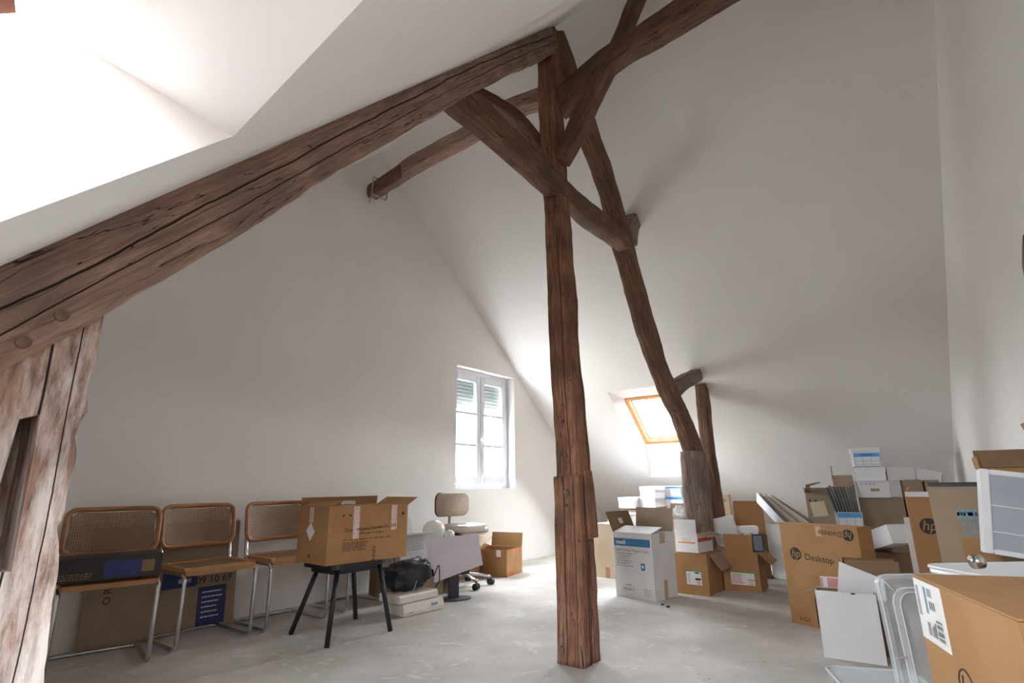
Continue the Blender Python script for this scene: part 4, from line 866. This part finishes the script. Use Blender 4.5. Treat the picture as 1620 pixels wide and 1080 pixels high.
d = (.28, .22, .885); carton('plain carton under the open box by the right wall', (3.92, -.372, 0), -88, d, 'card_grey')
d = (.29, .23, .113); b = carton('open brown box by the right wall with flaps raised high', (3.92, -.372, .889), -88, d, 'card', {'L': (95, .06), 'B': (95, .10), 'F': (60, .10, {'m': 'card_dark'}), 'R': (75, .24)})
d = (.50, .30, .436); carton('plain carton under the white tub by the right wall', (2.74, -.33, 0), -50, d, 'card_dark')
clear_tub('white plastic tub in the right-hand stack, carrying the grey crate', (2.74, -.27, .444), -50, .56, .34, .19, 'white_plastic')
r = root('castor_wheel', 'small chrome castor at the rim of the white tub', 'castor', (2.20, -.075, .69), (0, 0, -50)); tube('wheel', [(-.012, 0, .02), (.012, 0, .02)], .02, 'chrome', r, 16)
def grey_crate():
    r = root('plastic_crate', 'translucent grey storage crate standing on edge in the white tub', 'crate', (3.215, -.243, .625), (-4, 8.9, -80)); w, dd, h = .22, .065, .355
    bm = bmesh.new(); add_box(bm, -w/2+.012, -dd/2+.012, .01, w/2-.012, dd/2, h-.012, .008); obj('side', bm, 'crate_film', r)
    for n_, (a, b_) in (('rim_bar', ((-w/2, -dd/2, 0), (-w/2+.03, dd/2, h))), ('rim_bar', ((w/2-.03, -dd/2, 0), (w/2, dd/2, h))), ('rim_bar', ((-w/2+.03, -dd/2, h-.022), (w/2-.03, dd/2, h))), ('rim_bar', ((-w/2+.03, -dd/2, 0), (w/2-.03, dd/2, .02)))): box(n_, a, b_, 'white_plastic', r, .004)
    for z in (.09, .20): box('rib', (-w/2+.03, -dd/2+.004, z), (w/2-.03, -dd/2+.012, z+.004), 'white_plastic', r)
grey_crate()

# ---------------------------------------------------------------- far pile below the right slope
d = (.38, .298, .765); carton('big plain greyish carton carrying the white archive boxes', (6.935, .435, 0), -85, d, 'card_grey')
r = archive('white box with a hand hole, lowest of the archive stack', (6.858, .478, .775), -82, (.259, .30, .161), 'archive boxes in the far stack', False); d = (.259, .30, .161)
decal(r, d, 'F', .38, .38, .68, .56, 'card_grey', 'hand_hole')
for k in range(4): decal(r, d, 'F', .1+.13*k, .78, .15+.13*k, .86, 'ink_grey', 'printed_mark', off=.008)
archive('plain white box in the middle of the archive stack', (6.811, .477, .938), -84, (.254, .30, .142), 'archive boxes in the far stack', False)
archive('blue-labelled white box on top of the archive stack', (6.76, .491, 1.083), -80, (.235, .30, .185), 'archive boxes in the far stack')
tube('x', [(0, 0, 0), (0, 0, 1)], .01, 'black') if False else None
r = archive('white box to the right of the archive stack', (6.99, .238, .943), -78, (.236, .199, .132), 'archive boxes in the far stack', False, False)
carton('greyish carton under the white box right of the archive stack', (6.99, .15, 0), -83, (.165, .20, .94), 'card_grey')
for k in range(6):
    o = box('magazine', (0, 0, 0), (.30, .21, .006), ('paper', 'card_grey', 'files', 'paper', 'card_pale', 'files')[k]); o.location = (6.93+.0*k, -.02-.022*k, .90+.002*k); o.rotation_euler = (R(38-4*k), R(-14), R(50))
    bpy.data.objects.remove(o)
def leaf_stack(label, base, yaw, n, size, lean, group, dy=.012, mats=('paper', 'card_grey', 'files')):
    for k in range(n):
        r = root('magazine', label % ('front', 'second', 'third', 'fourth', 'fifth', 'sixth', 'seventh', 'eighth', 'ninth', 'tenth', 'eleventh', 'last')[k], 'magazine', base, (0, lean, yaw), group)
        off = Matrix.Rotation(R(yaw), 4, 'Z') @ Vector((0, dy*k, 0)); r.location = Vector(base) + off; r.rotation_euler = (R(-2-1.2*k), R(lean+2.0*(k-n/2)), R(yaw))
        t = .004; box('cover', (0, -t, 0), (size[0], t, size[1]*(1-.03*(k % 3))), mats[k % len(mats)], r)
leaf_stack('thin magazine leaning right of the archive stack, %s of the fan', (7.00, .10, .945), -82, 6, (.20, .12), 20, 'fan of magazines right of the stack')
d = (.12, .16, .935); carton('plain carton beneath the fan of magazines', (7.03, -.01, 0), -83, d, 'card_grey')
# carton full of dark files
d = (.206, .248, .175); b = carton('white box with blue label, packed with dark files', (6.334, .668, .478), -85, d, 'white_card', {})
decal(b, d, 'F', .03, .72, .97, .97, 'sky_blue', 'blue_band'); decal(b, d, 'F', .03, .08, .97, .10, 'sky_blue', 'printed_rule')
for u in (.03, .35, .66, .955): decal(b, d, 'F', u, .1, u+.012, .72, 'blue', 'printed_rule')
for k in range(9):
    r = root('file_folder', 'dark file folder standing in the blue-labelled box, %s from the left' % ('first', 'second', 'third', 'fourth', 'fifth', 'sixth', 'seventh', 'eighth', 'ninth')[k], 'folder', (6.334, .668, .485), (0, 0, -85), 'dark file folders in the box')
    off = Matrix.Rotation(R(-85), 4, 'Z') @ Vector((-.068+.0185*k, 0, 0)); r.location += off; r.rotation_euler = (0, R(-13+2.0*k*.7), R(-85))
    bm = bmesh.new(); add_box(bm, -.008, -.105, 0, .008, .11, .41+.012*random.uniform(-1, 1), .002); obj('spine', bm, 'files' if k not in (1, 6) else 'grey_dark', r)
carton('big plain carton under the box of dark files', (6.334, .668, 0), -85, (.206, .248, .475), 'card_grey')
d = (.234, .249, .310); b = carton('greyish carton with a cream note and a torn flap, left of the dark files', (6.466, .934, .515), -80, d, 'card_grey', {'L': (100, .06), 'B': (80, .05), 'F': (177, .02)})
decal(b, d, 'F', .16, .28, .72, .74, 'cream', 'paper_note', rot=8); decal(b, d, 'F', .10, .74, .18, .80, 'ink', 'hand_hole'); decal(b, d, 'F', .33, .74, .41, .80, 'ink', 'hand_hole')
bm = bmesh.new(); prism(bm, [(-.10, 0), (-.06, 0), (-.06, .07), (.04, .10), (.04, .11), (-.10, .085)], 0, .004, lambda x, y, z: (x, .12+z, .31+y)); obj('torn_flap', bm, 'card_dark', b)
carton('plain carton under the one with the cream note', (6.466, .934, 0), -80, (.234, .249, .51), 'card_dark') 
d = (.19, .16, .95); b = carton('greyish carton behind the dark files with one flap sticking up', (6.89, .735, 0), -85, d, 'card_grey', {'F': (95, .05), 'L': (88, .15, {'width': .12, 'm': 'card_dark'})})
# tilted white carton and dark boxes beneath
d = (.386, .16, .135); b = carton('white carton tipped forwards over darker boxes', (5.40, .338, .43), -144.8, d, 'white_card', ry=-15.2, rx=1)
d = (.30, .30, .385); carton('dark brown carton beneath the tipped white one', (5.52, .366, 0), -89, d, 'card_dark')
r = archive('narrow white carton with navy print beside the tall computer carton', (4.62, .135, .0), -88, (.085, .12, .70), None, False, False); decal(r, (.085, .12, .70), 'F', .5, .72, .98, .93, 'navy', 'navy_panel')
# long strips of card leaning in front of the pile
for k in range(6):
    a = Vector((5.75+.03*k, 1.36-.02*k, .80-.006*k)); c = Vector((5.25+.04*k, 1.0-.035*k, .50+.008*k)); dr = (c-a).normalized()
    r = root('card_strip', ('long card strip leaning behind the desktop carton, %s from the left') % ('first', 'second', 'third', 'fourth', 'fifth', 'sixth')[k], 'cardboard', tuple(c), (0, 0, 0), 'leaning card strips')
    beam('board', [(0, 0, 0), tuple(a-c)], .10, .006, (.6, -.8, .1), ('paper', 'card_grey', 'white_card', 'card_pale', 'paper', 'card_grey')[k], r, rough=.002, step=.1, bev=.1)
carton('low brown carton supporting the leaning card strips', (5.14, .82, 0), -70, (.24, .24, .49), 'card_dark')
# floor litter
crumple('debris', 'small dark crumb of litter beside the tall white carton', 'litter', (4.40, 1.80, 0), (.02, .012, .006), 'black', 8)
crumple('debris', 'second dark scrap on the floor by the tall white carton', 'litter', (4.44, 1.86, 0), (.014, .01, .006), 'black', 9)


# brown timber end at the right edge of the view
r = root('wall_bracket', 'brown timber bracket on the right-hand wall at the picture edge', 'bracket', (3.47, -.58, 1.90)); beam('timber', [(-.03, -.03, -.14), (.0, .0, -.05), (.005, .005, .06), (-.02, -.02, .20)], .06, .07, (1, 0, 0), 'wood_grey', r, rough=.004)
